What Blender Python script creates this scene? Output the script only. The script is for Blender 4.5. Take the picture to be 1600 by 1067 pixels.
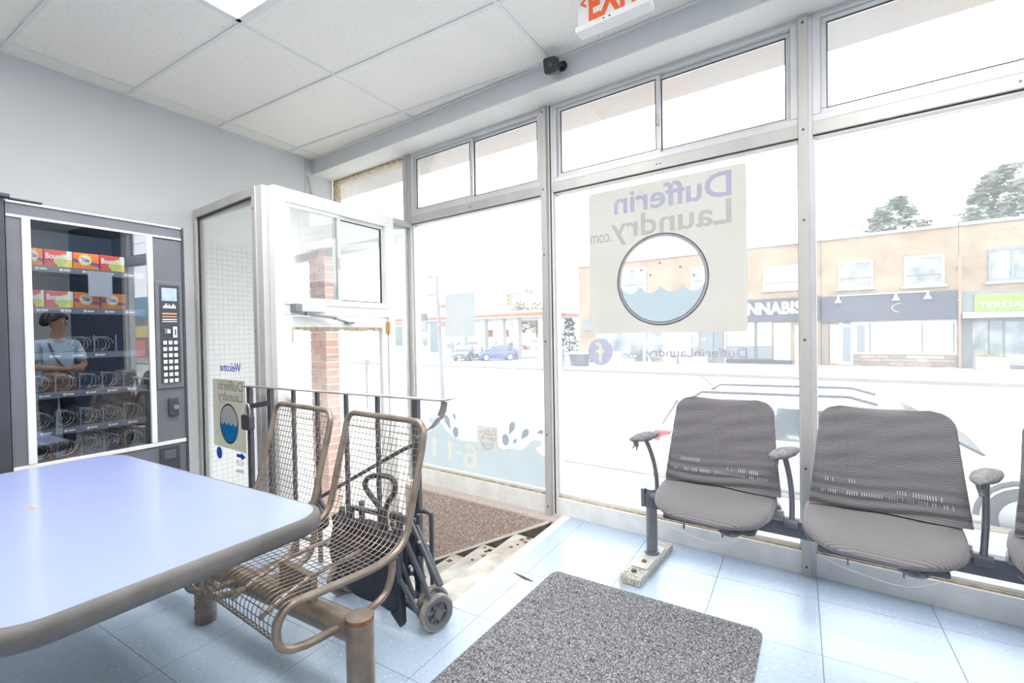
import bpy, bmesh, math, random
from mathutils import Vector, Matrix
random.seed(7)
PI = math.pi
for o in list(bpy.data.objects): bpy.data.objects.remove(o)
COL = bpy.context.scene.collection
SC = bpy.context.scene

# ---------------------------------------------------------------- camera
FPX, CAMZ = 743.03, 1.25
YAW, PITCH, ROLL = -0.542342, -0.014131, -0.016699
fw = Vector((math.sin(YAW)*math.cos(PITCH), math.cos(YAW)*math.cos(PITCH), math.sin(PITCH)))
r0 = fw.cross(Vector((0, 0, 1))).normalized(); u0 = r0.cross(fw)
RT = math.cos(ROLL)*r0 + math.sin(ROLL)*u0
UP = -math.sin(ROLL)*r0 + math.cos(ROLL)*u0
cam_d = bpy.data.cameras.new('camera'); cam = bpy.data.objects.new('camera', cam_d); COL.objects.link(cam)
cam_d.sensor_width = 36.0; cam_d.sensor_fit = 'HORIZONTAL'; cam_d.lens = FPX*36.0/1600.0
cam_d.clip_start = 0.03; cam_d.clip_end = 500
m3 = Matrix((RT, UP, -fw)).transposed()
cam.matrix_world = Matrix.Translation((0, 0, CAMZ)) @ m3.to_4x4()
SC.camera = cam

# ---------------------------------------------------------------- world, exposure
W = bpy.data.worlds.new('overcast_sky'); SC.world = W; W.use_nodes = True
bg = W.node_tree.nodes['Background']; bg.inputs[0].default_value = (0.96, 0.98, 1.0, 1); bg.inputs[1].default_value = 2.7
SC.view_settings.view_transform = 'Standard'; SC.view_settings.look = 'None'
SC.view_settings.gamma = 1.0; SC.view_settings.use_curve_mapping = False
SC.view_settings.exposure = 1.08
LAMP_STRENGTH = 11.5          # the ceiling troffers

# ---------------------------------------------------------------- frames of reference
# world: x to the right along the room, y towards the street, z up; left wall at x = -4
# street frame: a along the shop window, d outward from it, z up (the shop front stands 5 degrees askew)
SK, WD = -0.0903295, 2.824877
ST = Vector((math.cos(SK), math.sin(SK), 0)); SN = Vector((-math.sin(SK), math.cos(SK), 0))
def wp(a, d, z=0.0): return ST*a + SN*(WD+d) + Vector((0, 0, z))
def to_s(p): return Vector((ST.dot(p), SN.dot(p)-WD, p.z))
C0 = Vector((0, 0, CAMZ))
def ray(u, v): return RT*((u-800)/FPX) - UP*((v-533.5)/FPX) + fw
def onplane(u, v, n, k):
    r = ray(u, v); return C0 + r*((k-n.dot(C0))/n.dot(r))
def PX(u, v, x): return onplane(u, v, Vector((1, 0, 0)), x)
def PY(u, v, y): return onplane(u, v, Vector((0, 1, 0)), y)
def PZ(u, v, z): return onplane(u, v, Vector((0, 0, 1)), z)
def PS(u, v, d):                       # point of the street frame at depth d -> (a, z)
    p = to_s(onplane(u, v, SN, WD+d)); return p.x, p.z

# ---------------------------------------------------------------- materials
MATS = {}
def nd(nt, t, **k):
    n = nt.nodes.new(t)
    for a, b in k.items(): setattr(n, a, b)
    return n
def M(name, col, rough=0.5, metal=0.0, var=0.0, scale=12.0, bump=0.0, bscale=60.0, spec=0.5, coat=0.0, col2=None, detail=3.0, stretch=None):
    if name in MATS: return MATS[name]
    m = bpy.data.materials.new(name); m.use_nodes = True; nt = m.node_tree; b = nt.nodes['Principled BSDF']
    b.inputs['Roughness'].default_value = rough; b.inputs['Metallic'].default_value = metal
    b.inputs['Specular IOR Level'].default_value = spec; b.inputs['Coat Weight'].default_value = coat
    c = (col[0], col[1], col[2], 1)
    b.inputs['Base Color'].default_value = c
    tc = nd(nt, 'ShaderNodeTexCoord'); mp = nd(nt, 'ShaderNodeMapping'); nt.links.new(tc.outputs['Object'], mp.inputs[0])
    if stretch: mp.inputs['Scale'].default_value = stretch
    if var or col2:
        n = nd(nt, 'ShaderNodeTexNoise'); n.inputs['Scale'].default_value = scale; n.inputs['Detail'].default_value = detail
        nt.links.new(mp.outputs[0], n.inputs['Vector'])
        r = nd(nt, 'ShaderNodeValToRGB'); r.color_ramp.elements[0].position = 0.32; r.color_ramp.elements[1].position = 0.68
        d = col2 if col2 else [x*(1-var) for x in col]
        r.color_ramp.elements[0].color = (d[0], d[1], d[2], 1); r.color_ramp.elements[1].color = c
        nt.links.new(n.outputs['Fac'], r.inputs[0]); nt.links.new(r.outputs[0], b.inputs['Base Color'])
    if bump:
        n2 = nd(nt, 'ShaderNodeTexNoise'); n2.inputs['Scale'].default_value = bscale; n2.inputs['Detail'].default_value = 2
        nt.links.new(mp.outputs[0], n2.inputs['Vector'])
        bp = nd(nt, 'ShaderNodeBump'); bp.inputs['Strength'].default_value = bump; bp.inputs['Distance'].default_value = 0.01
        nt.links.new(n2.outputs['Fac'], bp.inputs['Height']); nt.links.new(bp.outputs[0], b.inputs['Normal'])
    MATS[name] = m; return m
def M_emit(name, col, s):
    m = bpy.data.materials.new(name); m.use_nodes = True; nt = m.node_tree; b = nt.nodes['Principled BSDF']
    b.inputs['Base Color'].default_value = (0.8, 0.8, 0.8, 1)
    b.inputs['Emission Color'].default_value = (*col, 1); b.inputs['Emission Strength'].default_value = s
    MATS[name] = m; return m
def M_glass(name, tint=(1, 1, 1), gloss=0.08, veil=0.0, veilcol=(0.9, 0.93, 1.0), rough=0.0):
    m = bpy.data.materials.new(name); m.use_nodes = True; nt = m.node_tree; nt.nodes.clear()
    out = nd(nt, 'ShaderNodeOutputMaterial'); tr = nd(nt, 'ShaderNodeBsdfTransparent'); tr.inputs[0].default_value = (*tint, 1)
    gl = nd(nt, 'ShaderNodeBsdfGlossy'); gl.inputs['Roughness'].default_value = rough
    mx = nd(nt, 'ShaderNodeMixShader'); lw = nd(nt, 'ShaderNodeLayerWeight'); lw.inputs[0].default_value = 0.25
    ma = nd(nt, 'ShaderNodeMath', operation='MULTIPLY_ADD'); ma.inputs[1].default_value = 0.6; ma.inputs[2].default_value = gloss
    nt.links.new(lw.outputs['Fresnel'], ma.inputs[0]); ma.use_clamp = True
    if gloss > 0.15: ma.inputs[1].default_value = 0.3
    else: ma.inputs[1].default_value = 0.5
    nt.links.new(ma.outputs[0], mx.inputs[0]); nt.links.new(tr.outputs[0], mx.inputs[1]); nt.links.new(gl.outputs[0], mx.inputs[2])
    last = mx
    if veil > 0:                       # pale film mixed in for the veiling glare over the view outside
        tl = nd(nt, 'ShaderNodeBsdfTranslucent'); tl.inputs[0].default_value = (*veilcol, 1)
        tc = nd(nt, 'ShaderNodeTexCoord'); no = nd(nt, 'ShaderNodeTexNoise'); no.inputs['Scale'].default_value = 2.5; no.inputs['Detail'].default_value = 5
        nt.links.new(tc.outputs['Object'], no.inputs['Vector'])
        mr = nd(nt, 'ShaderNodeMapRange'); mr.inputs[1].default_value = 0.3; mr.inputs[2].default_value = 0.7
        mr.inputs[3].default_value = veil*0.8; mr.inputs[4].default_value = veil*1.2
        nt.links.new(no.outputs['Fac'], mr.inputs[0])
        m2 = nd(nt, 'ShaderNodeMixShader'); nt.links.new(mr.outputs[0], m2.inputs[0])
        nt.links.new(mx.outputs[0], m2.inputs[1]); nt.links.new(tl.outputs[0], m2.inputs[2]); last = m2
    nt.links.new(last.outputs[0], out.inputs[0]); MATS[name] = m; return m
def M_film(name, col, transl=0.7, clear=0.0):
    # vinyl film stuck on a pane: passes light diffusely in its colour, a little of it straight through
    m = bpy.data.materials.new(name); m.use_nodes = True; nt = m.node_tree; nt.nodes.clear()
    out = nd(nt, 'ShaderNodeOutputMaterial'); tl = nd(nt, 'ShaderNodeBsdfTranslucent'); tl.inputs[0].default_value = (*col, 1)
    df = nd(nt, 'ShaderNodeBsdfDiffuse'); df.inputs[0].default_value = (*col, 1)
    tc = nd(nt, 'ShaderNodeTexCoord'); no = nd(nt, 'ShaderNodeTexNoise'); no.inputs['Scale'].default_value = 6
    nt.links.new(tc.outputs['Object'], no.inputs['Vector'])
    hs = nd(nt, 'ShaderNodeHueSaturation'); hs.inputs['Color'].default_value = (*col, 1)
    mr = nd(nt, 'ShaderNodeMapRange'); mr.inputs[3].default_value = 0.96; mr.inputs[4].default_value = 1.04
    nt.links.new(no.outputs['Fac'], mr.inputs[0]); nt.links.new(mr.outputs[0], hs.inputs['Value'])
    nt.links.new(hs.outputs[0], tl.inputs[0]); nt.links.new(hs.outputs[0], df.inputs[0])
    mx = nd(nt, 'ShaderNodeMixShader'); mx.inputs[0].default_value = transl
    nt.links.new(df.outputs[0], mx.inputs[1]); nt.links.new(tl.outputs[0], mx.inputs[2]); last = mx
    if clear:
        tr = nd(nt, 'ShaderNodeBsdfTransparent'); m2 = nd(nt, 'ShaderNodeMixShader'); m2.inputs[0].default_value = clear
        nt.links.new(mx.outputs[0], m2.inputs[1]); nt.links.new(tr.outputs[0], m2.inputs[2]); last = m2
    nt.links.new(last.outputs[0], out.inputs[0]); MATS[name] = m; return m
def M_speckle(name, base, flecks, scale=160.0, thr=0.62, rough=0.4, cloud=0.08, coat=0.0, spec=0.5, bump=0.0):
    # a base colour with small flecks (terrazzo, vinyl, acoustic tile)
    m = bpy.data.materials.new(name); m.use_nodes = True; nt = m.node_tree; b = nt.nodes['Principled BSDF']
    b.inputs['Roughness'].default_value = rough; b.inputs['Coat Weight'].default_value = coat; b.inputs['Specular IOR Level'].default_value = spec
    geo = nd(nt, 'ShaderNodeNewGeometry'); pos = geo.outputs['Position']
    n0 = nd(nt, 'ShaderNodeTexNoise'); n0.inputs['Scale'].default_value = 1.7; n0.inputs['Detail'].default_value = 4; nt.links.new(pos, n0.inputs['Vector'])
    mixc = nd(nt, 'ShaderNodeMixRGB'); mixc.inputs[1].default_value = (*[x*(1-cloud) for x in base], 1); mixc.inputs[2].default_value = (*base, 1)
    nt.links.new(n0.outputs['Fac'], mixc.inputs[0]); cur = mixc.outputs[0]
    for i, (fc, th, sc) in enumerate(flecks):
        n = nd(nt, 'ShaderNodeTexNoise'); n.inputs['Scale'].default_value = sc; n.inputs['Detail'].default_value = 1
        ad = nd(nt, 'ShaderNodeVectorMath', operation='ADD'); ad.inputs[1].default_value = (i*7.3, i*3.1, i*5.7); nt.links.new(pos, ad.inputs[0])
        nt.links.new(ad.outputs[0], n.inputs['Vector'])
        r = nd(nt, 'ShaderNodeValToRGB'); r.color_ramp.elements[0].position = th; r.color_ramp.elements[1].position = th+0.04
        nt.links.new(n.outputs['Fac'], r.inputs[0])
        mx = nd(nt, 'ShaderNodeMixRGB'); mx.inputs[2].default_value = (*fc, 1); nt.links.new(r.outputs[0], mx.inputs[0]); nt.links.new(cur, mx.inputs[1]); cur = mx.outputs[0]
        if bump and i == 0:
            bp = nd(nt, 'ShaderNodeBump'); bp.inputs['Strength'].default_value = bump; bp.inputs['Distance'].default_value = 0.003; bp.invert = True
            nt.links.new(r.outputs[0], bp.inputs['Height']); nt.links.new(bp.outputs[0], b.inputs['Normal'])
    nt.links.new(cur, b.inputs['Base Color']); MATS[name] = m; return m
def M_grid(name, base, line, cell, lw=0.06, rough=0.3, axes='yz'):
    # small mosaic, too small to pick apart
    m = bpy.data.materials.new(name); m.use_nodes = True; nt = m.node_tree; b = nt.nodes['Principled BSDF']; b.inputs['Roughness'].default_value = rough
    tc = nd(nt, 'ShaderNodeTexCoord'); sp = nd(nt, 'ShaderNodeSeparateXYZ'); nt.links.new(tc.outputs['Object'], sp.inputs[0])
    outs = []
    for ax in axes:
        dv = nd(nt, 'ShaderNodeMath', operation='DIVIDE'); dv.inputs[1].default_value = cell; nt.links.new(sp.outputs[ax.upper()], dv.inputs[0])
        fr = nd(nt, 'ShaderNodeMath', operation='FRACT'); nt.links.new(dv.outputs[0], fr.inputs[0])
        lt = nd(nt, 'ShaderNodeMath', operation='LESS_THAN'); lt.inputs[1].default_value = lw; nt.links.new(fr.outputs[0], lt.inputs[0]); outs.append(lt)
    mx_ = nd(nt, 'ShaderNodeMath', operation='MAXIMUM'); nt.links.new(outs[0].outputs[0], mx_.inputs[0]); nt.links.new(outs[1].outputs[0], mx_.inputs[1])
    mc = nd(nt, 'ShaderNodeMixRGB'); mc.inputs[1].default_value = (*base, 1); mc.inputs[2].default_value = (*line, 1)
    nt.links.new(mx_.outputs[0], mc.inputs[0]); nt.links.new(mc.outputs[0], b.inputs['Base Color']); MATS[name] = m; return m
def M_brick(name, c1, c2, mortar, axes, sx=0.21, sz=0.075):
    m = bpy.data.materials.new(name); m.use_nodes = True; nt = m.node_tree; b = nt.nodes['Principled BSDF']; b.inputs['Roughness'].default_value = 0.85
    tc = nd(nt, 'ShaderNodeTexCoord'); sp = nd(nt, 'ShaderNodeSeparateXYZ'); nt.links.new(tc.outputs['Object'], sp.inputs[0])
    cb = nd(nt, 'ShaderNodeCombineXYZ'); nt.links.new(sp.outputs[axes[0].upper()], cb.inputs[0]); nt.links.new(sp.outputs[axes[1].upper()], cb.inputs[1])
    bt = nd(nt, 'ShaderNodeTexBrick'); bt.inputs['Color1'].default_value = (*c1, 1); bt.inputs['Color2'].default_value = (*c2, 1); bt.inputs['Mortar'].default_value = (*mortar, 1)
    bt.inputs['Scale'].default_value = 1.0; bt.inputs['Brick Width'].default_value = sx; bt.inputs['Row Height'].default_value = sz; bt.inputs['Mortar Size'].default_value = 0.008
    no = nd(nt, 'ShaderNodeTexNoise'); no.inputs['Scale'].default_value = 0.8; no.inputs['Detail'].default_value = 5; nt.links.new(tc.outputs['Object'], no.inputs['Vector'])
    mx = nd(nt, 'ShaderNodeMixRGB', blend_type='MULTIPLY'); mx.inputs[0].default_value = 0.5
    nt.links.new(cb.outputs[0], bt.inputs['Vector']); nt.links.new(bt.outputs['Color'], mx.inputs[1])
    rr = nd(nt, 'ShaderNodeValToRGB'); rr.color_ramp.elements[0].position = 0.35; rr.color_ramp.elements[0].color = (0.55, 0.5, 0.45, 1); rr.color_ramp.elements[1].position = 0.6
    nt.links.new(no.outputs['Fac'], rr.inputs[0]); nt.links.new(rr.outputs[0], mx.inputs[2])
    nt.links.new(mx.outputs[0], b.inputs['Base Color']); MATS[name] = m; return m

# ---------------------------------------------------------------- mesh helpers
def link(o, parent=None):
    COL.objects.link(o)
    if parent is not None: o.parent = parent
    return o
class MB:
    def __init__(s): s.v = []; s.f = []
    def add(s, vs, fs):
        k = len(s.v); s.v += [tuple(v) for v in vs]; s.f += [tuple(i+k for i in f) for f in fs]; return s
    def box(s, x0, x1, y0, y1, z0, z1, M4=None):
        if x0 > x1: x0, x1 = x1, x0
        if y0 > y1: y0, y1 = y1, y0
        if z0 > z1: z0, z1 = z1, z0
        vs = [Vector(p) for p in ((x0,y0,z0),(x1,y0,z0),(x1,y1,z0),(x0,y1,z0),(x0,y0,z1),(x1,y0,z1),(x1,y1,z1),(x0,y1,z1))]
        if M4 is not None: vs = [M4 @ v for v in vs]
        return s.add(vs, [(0,3,2,1),(4,5,6,7),(0,1,5,4),(1,2,6,5),(2,3,7,6),(3,0,4,7)])
    def bar(s, p, q, w, h, up=(0, 0, 1)):              # rectangular bar from p to q
        p = Vector(p); q = Vector(q); d = (q-p).normalized(); up = Vector(up)
        if abs(d.dot(up)) > 0.99: up = Vector((0, 1, 0))
        sx = d.cross(up).normalized(); sz = sx.cross(d)
        vs = []
        for e in (p, q):
            for i, j in ((-1,-1),(1,-1),(1,1),(-1,1)): vs.append(e + sx*(i*w/2) + sz*(j*h/2))
        return s.add(vs, [(0,1,2,3),(7,6,5,4),(0,4,5,1),(1,5,6,2),(2,6,7,3),(3,7,4,0)])
    def tube(s, pts, r, n=10, closed=False, caps=True):
        P = [Vector(p) for p in pts]; N = len(P); rr = r if isinstance(r, (list, tuple)) else [r]*N
        T = []
        for i in range(N):
            a = P[(i-1) % N] if (closed or i > 0) else P[i]; b = P[(i+1) % N] if (closed or i < N-1) else P[i]
            T.append((b-a).normalized())
        t = T[0]; ref = Vector((0, 0, 1)) if abs(t.z) < 0.9 else Vector((1, 0, 0))
        u = t.cross(ref).normalized(); vs = []
        for i in range(N):
            t = T[i]; u = (u - t*u.dot(t)).normalized(); w = t.cross(u)
            for k in range(n):
                c, q = math.cos(2*PI*k/n), math.sin(2*PI*k/n); vs.append(P[i] + (u*c + w*q)*rr[i])
        fs = []
        for i in range(N if closed else N-1):
            j = (i+1) % N
            for k in range(n): fs.append((i*n+k, i*n+(k+1) % n, j*n+(k+1) % n, j*n+k))
        if caps and not closed: fs.append(tuple(range(n))[::-1]); fs.append(tuple((N-1)*n+k for k in range(n)))
        return s.add(vs, fs)
    def cyl(s, p, q, r, n=20): return s.tube([p, q], r, n)
    def ring_loft(s, rings, cap=True, close=True):
        n = len(rings[0]); vs = [v for r in rings for v in r]; fs = []
        for i in range(len(rings)-1):
            for k in range(n if close else n-1): fs.append((i*n+k, i*n+(k+1) % n, (i+1)*n+(k+1) % n, (i+1)*n+k))
        if cap: fs.append(tuple(range(n))[::-1]); fs.append(tuple((len(rings)-1)*n+k for k in range(n)))
        return s.add(vs, fs)
    def prism(s, poly, t0, t1, axes='xz'):              # polygon given on two axes, extruded along the third
        def mk(p, t):
            d = {axes[0]: p[0], axes[1]: p[1]}; o = [c for c in 'xyz' if c not in axes][0]; d[o] = t
            return (d['x'], d['y'], d['z'])
        n = len(poly); vs = [mk(p, t0) for p in poly] + [mk(p, t1) for p in poly]
        fs = [tuple(range(n)), tuple(range(2*n-1, n-1, -1))] + [(i, n+i, n+(i+1) % n, (i+1) % n) for i in range(n)]
        return s.add(vs, fs)
    def grid(s, fn, nu, nv):
        vs = [fn(i/nu, j/nv) for j in range(nv+1) for i in range(nu+1)]
        fs = [(j*(nu+1)+i, j*(nu+1)+i+1, (j+1)*(nu+1)+i+1, (j+1)*(nu+1)+i) for j in range(nv) for i in range(nu)]
        return s.add(vs, fs)
    def sphere(s, c, r, nu=16, nv=10):
        c = Vector(c); r = Vector(r) if not isinstance(r, (int, float)) else Vector((r, r, r))
        rings = []
        for j in range(1, nv):
            th = PI*j/nv
            rings.append([c + Vector((r.x*math.sin(th)*math.cos(2*PI*i/nu), r.y*math.sin(th)*math.sin(2*PI*i/nu), r.z*math.cos(th))) for i in range(nu)])
        return s.ring_loft(rings[::-1])
    def mesh(s, name, mat, smooth=False):
        me = bpy.data.meshes.new(name); me.from_pydata(s.v, [], s.f)
        bm = bmesh.new(); bm.from_mesh(me); bmesh.ops.recalc_face_normals(bm, faces=bm.faces); bm.to_mesh(me); bm.free()
        if mat: me.materials.append(MATS[mat] if isinstance(mat, str) else mat)
        if smooth:
            for p in me.polygons: p.use_smooth = True
        return me
    def build(s, name, mat, parent=None, smooth=False, bevel=0.0, seg=2, angle=40):
        o = bpy.data.objects.new(name, s.mesh(name, mat, smooth)); link(o, parent)
        if bevel:
            b = o.modifiers.new('bevel', 'BEVEL'); b.width = bevel; b.segments = seg; b.limit_method = 'ANGLE'; b.angle_limit = math.radians(35)
        if smooth == 'auto' or (smooth and bevel):
            for p in o.data.polygons: p.use_smooth = True
        if smooth:
            try: o.data.set_sharp_from_angle(angle=math.radians(angle))
            except Exception: pass
        return o
def rect(x0, x1, z0, z1): return [(x0, z0), (x1, z0), (x1, z1), (x0, z1)]
def rrect(x0, x1, z0, z1, r, n=6):
    if x0 > x1: x0, x1 = x1, x0
    if z0 > z1: z0, z1 = z1, z0
    out = []
    for cx, cz, a0 in ((x1-r, z0+r, -PI/2), (x1-r, z1-r, 0), (x0+r, z1-r, PI/2), (x0+r, z0+r, PI)):
        for i in range(n+1): out.append((cx+r*math.cos(a0+PI/2*i/n), cz+r*math.sin(a0+PI/2*i/n)))
    return out
def circle(cx, cz, rx, rz=None, n=40): return [(cx+rx*math.cos(2*PI*i/n), cz+(rz or rx)*math.sin(2*PI*i/n)) for i in range(n)]
def annulus(mb, cx, cz, rx, rz, wx, y0, y1, n=48):
    wz = wx
    o = [(cx+rx*math.cos(2*PI*i/n), cz+rz*math.sin(2*PI*i/n)) for i in range(n)]
    q = [(cx+(rx-wx)*math.cos(2*PI*i/n), cz+(rz-wz)*math.sin(2*PI*i/n)) for i in range(n)]
    vs = [(x, y0, z) for x, z in o]+[(x, y0, z) for x, z in q]+[(x, y1, z) for x, z in o]+[(x, y1, z) for x, z in q]; fs = []
    for i in range(n):
        j = (i+1) % n
        fs += [(i, j, n+j, n+i), (2*n+i, 3*n+i, 3*n+j, 2*n+j), (i, 2*n+i, 2*n+j, j), (n+i, n+j, 3*n+j, 3*n+i)]
    return mb.add(vs, fs)
def smooth_path(pts, n=6):             # Catmull-Rom
    P = [Vector(p) for p in pts]; out = []
    for i in range(len(P)-1):
        a = P[max(i-1, 0)]; b = P[i]; c = P[i+1]; d = P[min(i+2, len(P)-1)]
        for k in range(n):
            t = k/n; out.append(0.5*((2*b)+(c-a)*t+(2*a-5*b+4*c-d)*t*t+(3*b-a-3*c+d)*t*t*t))
    out.append(P[-1]); return out
def tag(o, label, cat, group=None, kind=None):
    o['label'] = label; o['category'] = cat
    if group: o['group'] = group
    if kind: o['kind'] = kind
    return o
def empty(name, loc=(0, 0, 0), rz=0.0, parent=None):
    o = bpy.data.objects.new(name, None); o.empty_display_size = 0.1; link(o, parent); o.location = loc; o.rotation_euler = (0, 0, rz); return o
def thing(name, label, cat, loc=(0, 0, 0), rz=0.0, group=None): return tag(empty(name, loc, rz), label, cat, group)
def sthing(name, label, cat, a=0.0, d=0.0, z=0.0, group=None): return thing(name, label, cat, wp(a, d, z), SK, group)
def struct(o, label, cat): return tag(o, label, cat, kind='structure')
def splace(o, a=0.0, d=0.0, z=0.0): o.location = wp(a, d, z); o.rotation_euler = (0, 0, SK); return o
def copy_tree(o, parent=None):
    c = o.copy(); link(c, parent)
    for ch in list(o.children): copy_tree(ch, c)
    return c
def fill2d(name, loops, mat, parent, y0, y1):
    # flat sheet bounded by several loops of the x-z plane (inner loops are holes)
    cu = bpy.data.curves.new('outline', 'CURVE'); cu.dimensions = '2D'; cu.fill_mode = 'BOTH'; cu.extrude = 0.5
    for lp in loops:
        sp = cu.splines.new('POLY'); sp.points.add(len(lp)-1); sp.use_cyclic_u = True
        for i, (x, z) in enumerate(lp): sp.points[i].co = (x, z, 0, 1)
    t = bpy.data.objects.new('outline', cu); COL.objects.link(t); bpy.context.view_layer.update()
    me = bpy.data.meshes.new_from_object(t.evaluated_get(bpy.context.evaluated_depsgraph_get()))
    bpy.data.objects.remove(t); bpy.data.curves.remove(cu)
    for v in me.vertices: v.co = (v.co.x, y0+(y1-y0)*(v.co.z+0.5), v.co.y)
    me.materials.clear(); me.materials.append(MATS[mat]); me.name = name
    return link(bpy.data.objects.new(name, me), parent)
def text_mesh(s, bold=0.0, extrude=0.0006):
    cu = bpy.data.curves.new('lettering', 'FONT'); cu.body = s; cu.size = 1.0; cu.offset = bold; cu.resolution_u = 3; cu.fill_mode = 'BOTH'
    cu.extrude = 0.02
    t = bpy.data.objects.new('lettering', cu); COL.objects.link(t)
    bpy.context.view_layer.update()
    me = bpy.data.meshes.new_from_object(t.evaluated_get(bpy.context.evaluated_depsgraph_get()))
    bpy.data.objects.remove(t); bpy.data.curves.remove(cu)
    bm = bmesh.new(); bm.from_mesh(me); bmesh.ops.remove_doubles(bm, verts=bm.verts, dist=1e-5); bmesh.ops.recalc_face_normals(bm, faces=bm.faces); bm.to_mesh(me); bm.free(); return me
def lettering(s, mat, parent, x0, x1, z0, z1, y0, y1, mirror=False, bold=0.0, name='lettering', plane='xz'):
    # fit the text into a rectangle of the x-z plane, between y0 and y1
    me = text_mesh(s, bold); xs = [v.co.x for v in me.vertices]; ys = [v.co.y for v in me.vertices]; zs = [v.co.z for v in me.vertices]
    ax, bx, ay, by, az, bz = min(xs), max(xs), min(ys), max(ys), min(zs), max(zs)
    for v in me.vertices:
        u = (v.co.x-ax)/(bx-ax); w = (v.co.y-ay)/(by-ay); t = (v.co.z-az)/(bz-az)
        if mirror: u = 1-u
        q = (x0+(x1-x0)*u, y0+(y1-y0)*t, z0+(z1-z0)*w)
        v.co = q if plane == 'xz' else (q[1], q[0], q[2])
    me.materials.clear(); me.materials.append(MATS[mat])
    o = bpy.data.objects.new(name, me); return link(o, parent)
SC.cycles.transparent_max_bounces = 24
SC.cycles.max_bounces = 10
# ================================================================ colours of the place
M('wall_paint', (0.63, 0.65, 0.67), 0.7, var=0.04, scale=1.5, bump=0.05, bscale=80)
M('cream_paint', (0.78, 0.76, 0.72), 0.6, var=0.05, scale=2)
M('white_paint', (0.82, 0.82, 0.80), 0.45, var=0.08, scale=4)
M('sill_paint', (0.86, 0.86, 0.84), 0.5, var=0.14, scale=9, bump=0.08, bscale=40)
M('aluminium', (0.56, 0.54, 0.52), 0.42, metal=0.25, var=0.15, scale=5, stretch=(1, 1, 0.2))
M('aluminium_light', (0.66, 0.66, 0.67), 0.4, metal=0.2, var=0.08, scale=6)
M('seal_black', (0.03, 0.03, 0.03), 0.6, var=0.3)
M('putty', (0.33, 0.25, 0.15), 0.8, var=0.5, scale=25, col2=(0.6, 0.5, 0.36))
M('screw', (0.12, 0.11, 0.1), 0.4, metal=0.7, var=0.2)
M_glass('pane_glass', (0.97, 0.99, 0.99), 0.03, veil=0.055)
M_glass('recess_glass', (0.97, 0.99, 0.98), 0.05, veil=0.05)
M_speckle('floor_tile', (0.45, 0.55, 0.69), [((0.64, 0.71, 0.80), 0.66, 75.0), ((0.36, 0.45, 0.58), 0.64, 60.0), ((0.78, 0.83, 0.88), 0.72, 110.0)], rough=0.28, cloud=0.12, spec=0.5)
M('floor_grout', (0.16, 0.18, 0.20), 0.9, var=0.3)
M_speckle('ceiling_tile', (0.93, 0.89, 0.83), [((0.66, 0.61, 0.54), 0.67, 170.0), ((0.84, 0.80, 0.74), 0.62, 60.0)], rough=0.95, cloud=0.05, bump=0.4)
M('grid_white', (0.80, 0.80, 0.78), 0.4, var=0.04)
M_speckle('terrazzo', (0.40, 0.30, 0.26), [((0.66, 0.55, 0.50), 0.54, 95.0), ((0.16, 0.11, 0.10), 0.62, 120.0), ((0.7, 0.65, 0.62), 0.66, 160.0)], rough=0.55, cloud=0.1)
M_speckle('terrazzo_pale', (0.58, 0.49, 0.46), [((0.65, 0.57, 0.52), 0.56, 95.0), ((0.2, 0.15, 0.14), 0.64, 120.0)], rough=0.4, cloud=0.1)
M('step_worn', (0.70, 0.69, 0.66), 0.6, var=0.3, scale=7, col2=(0.45, 0.40, 0.34), detail=6)
M('step_riser', (0.10, 0.08, 0.07), 0.8, var=0.5, scale=14, col2=(0.32, 0.17, 0.09), detail=6)
M('stringer_dark', (0.06, 0.055, 0.05), 0.6, var=0.5, scale=20, col2=(0.16, 0.12, 0.09))
M('nosing', (0.80, 0.80, 0.78), 0.5, var=0.1, scale=10)
M('dirt', (0.08, 0.06, 0.045), 0.9, var=0.4, scale=30)

# ================================================================ floor
def clip(poly, n, k):                  # keep n.p <= k
    out = []
    for i in range(len(poly)):
        p, q = poly[i], poly[(i+1) % len(poly)]; a = n[0]*p[0]+n[1]*p[1]-k; b = n[0]*q[0]+n[1]*q[1]-k
        if a <= 0: out.append(p)
        if (a < 0 and b > 0) or (a > 0 and b < 0):
            t = a/(a-b); out.append((p[0]+(q[0]-p[0])*t, p[1]+(q[1]-p[1])*t))
    return out
XL, XR, YB = -4.0, 2.9, -3.0
WELLX, WELLY = -1.40, 1.71
def at_window(x, d=0.0): return (WD+d-SN.x*x)/SN.y
fl = MB()
fl.prism([(XL-0.1, YB-0.1), (XR+0.1, YB-0.1), (XR+0.1, WELLY), (XL-0.1, WELLY)], -0.30, -0.005, 'xy')
fl.prism([(WELLX, WELLY), (XR+0.1, WELLY), (XR+0.1, at_window(XR+0.1, 0.06)), (WELLX, at_window(WELLX, 0.06))], -0.30, -0.005, 'xy')
floor = struct(fl.build('floor', 'floor_grout'), 'pale blue speckled vinyl tile floor of the waiting room', 'floor')
TX, TY = 0.433, 0.44
cache = {}
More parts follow.
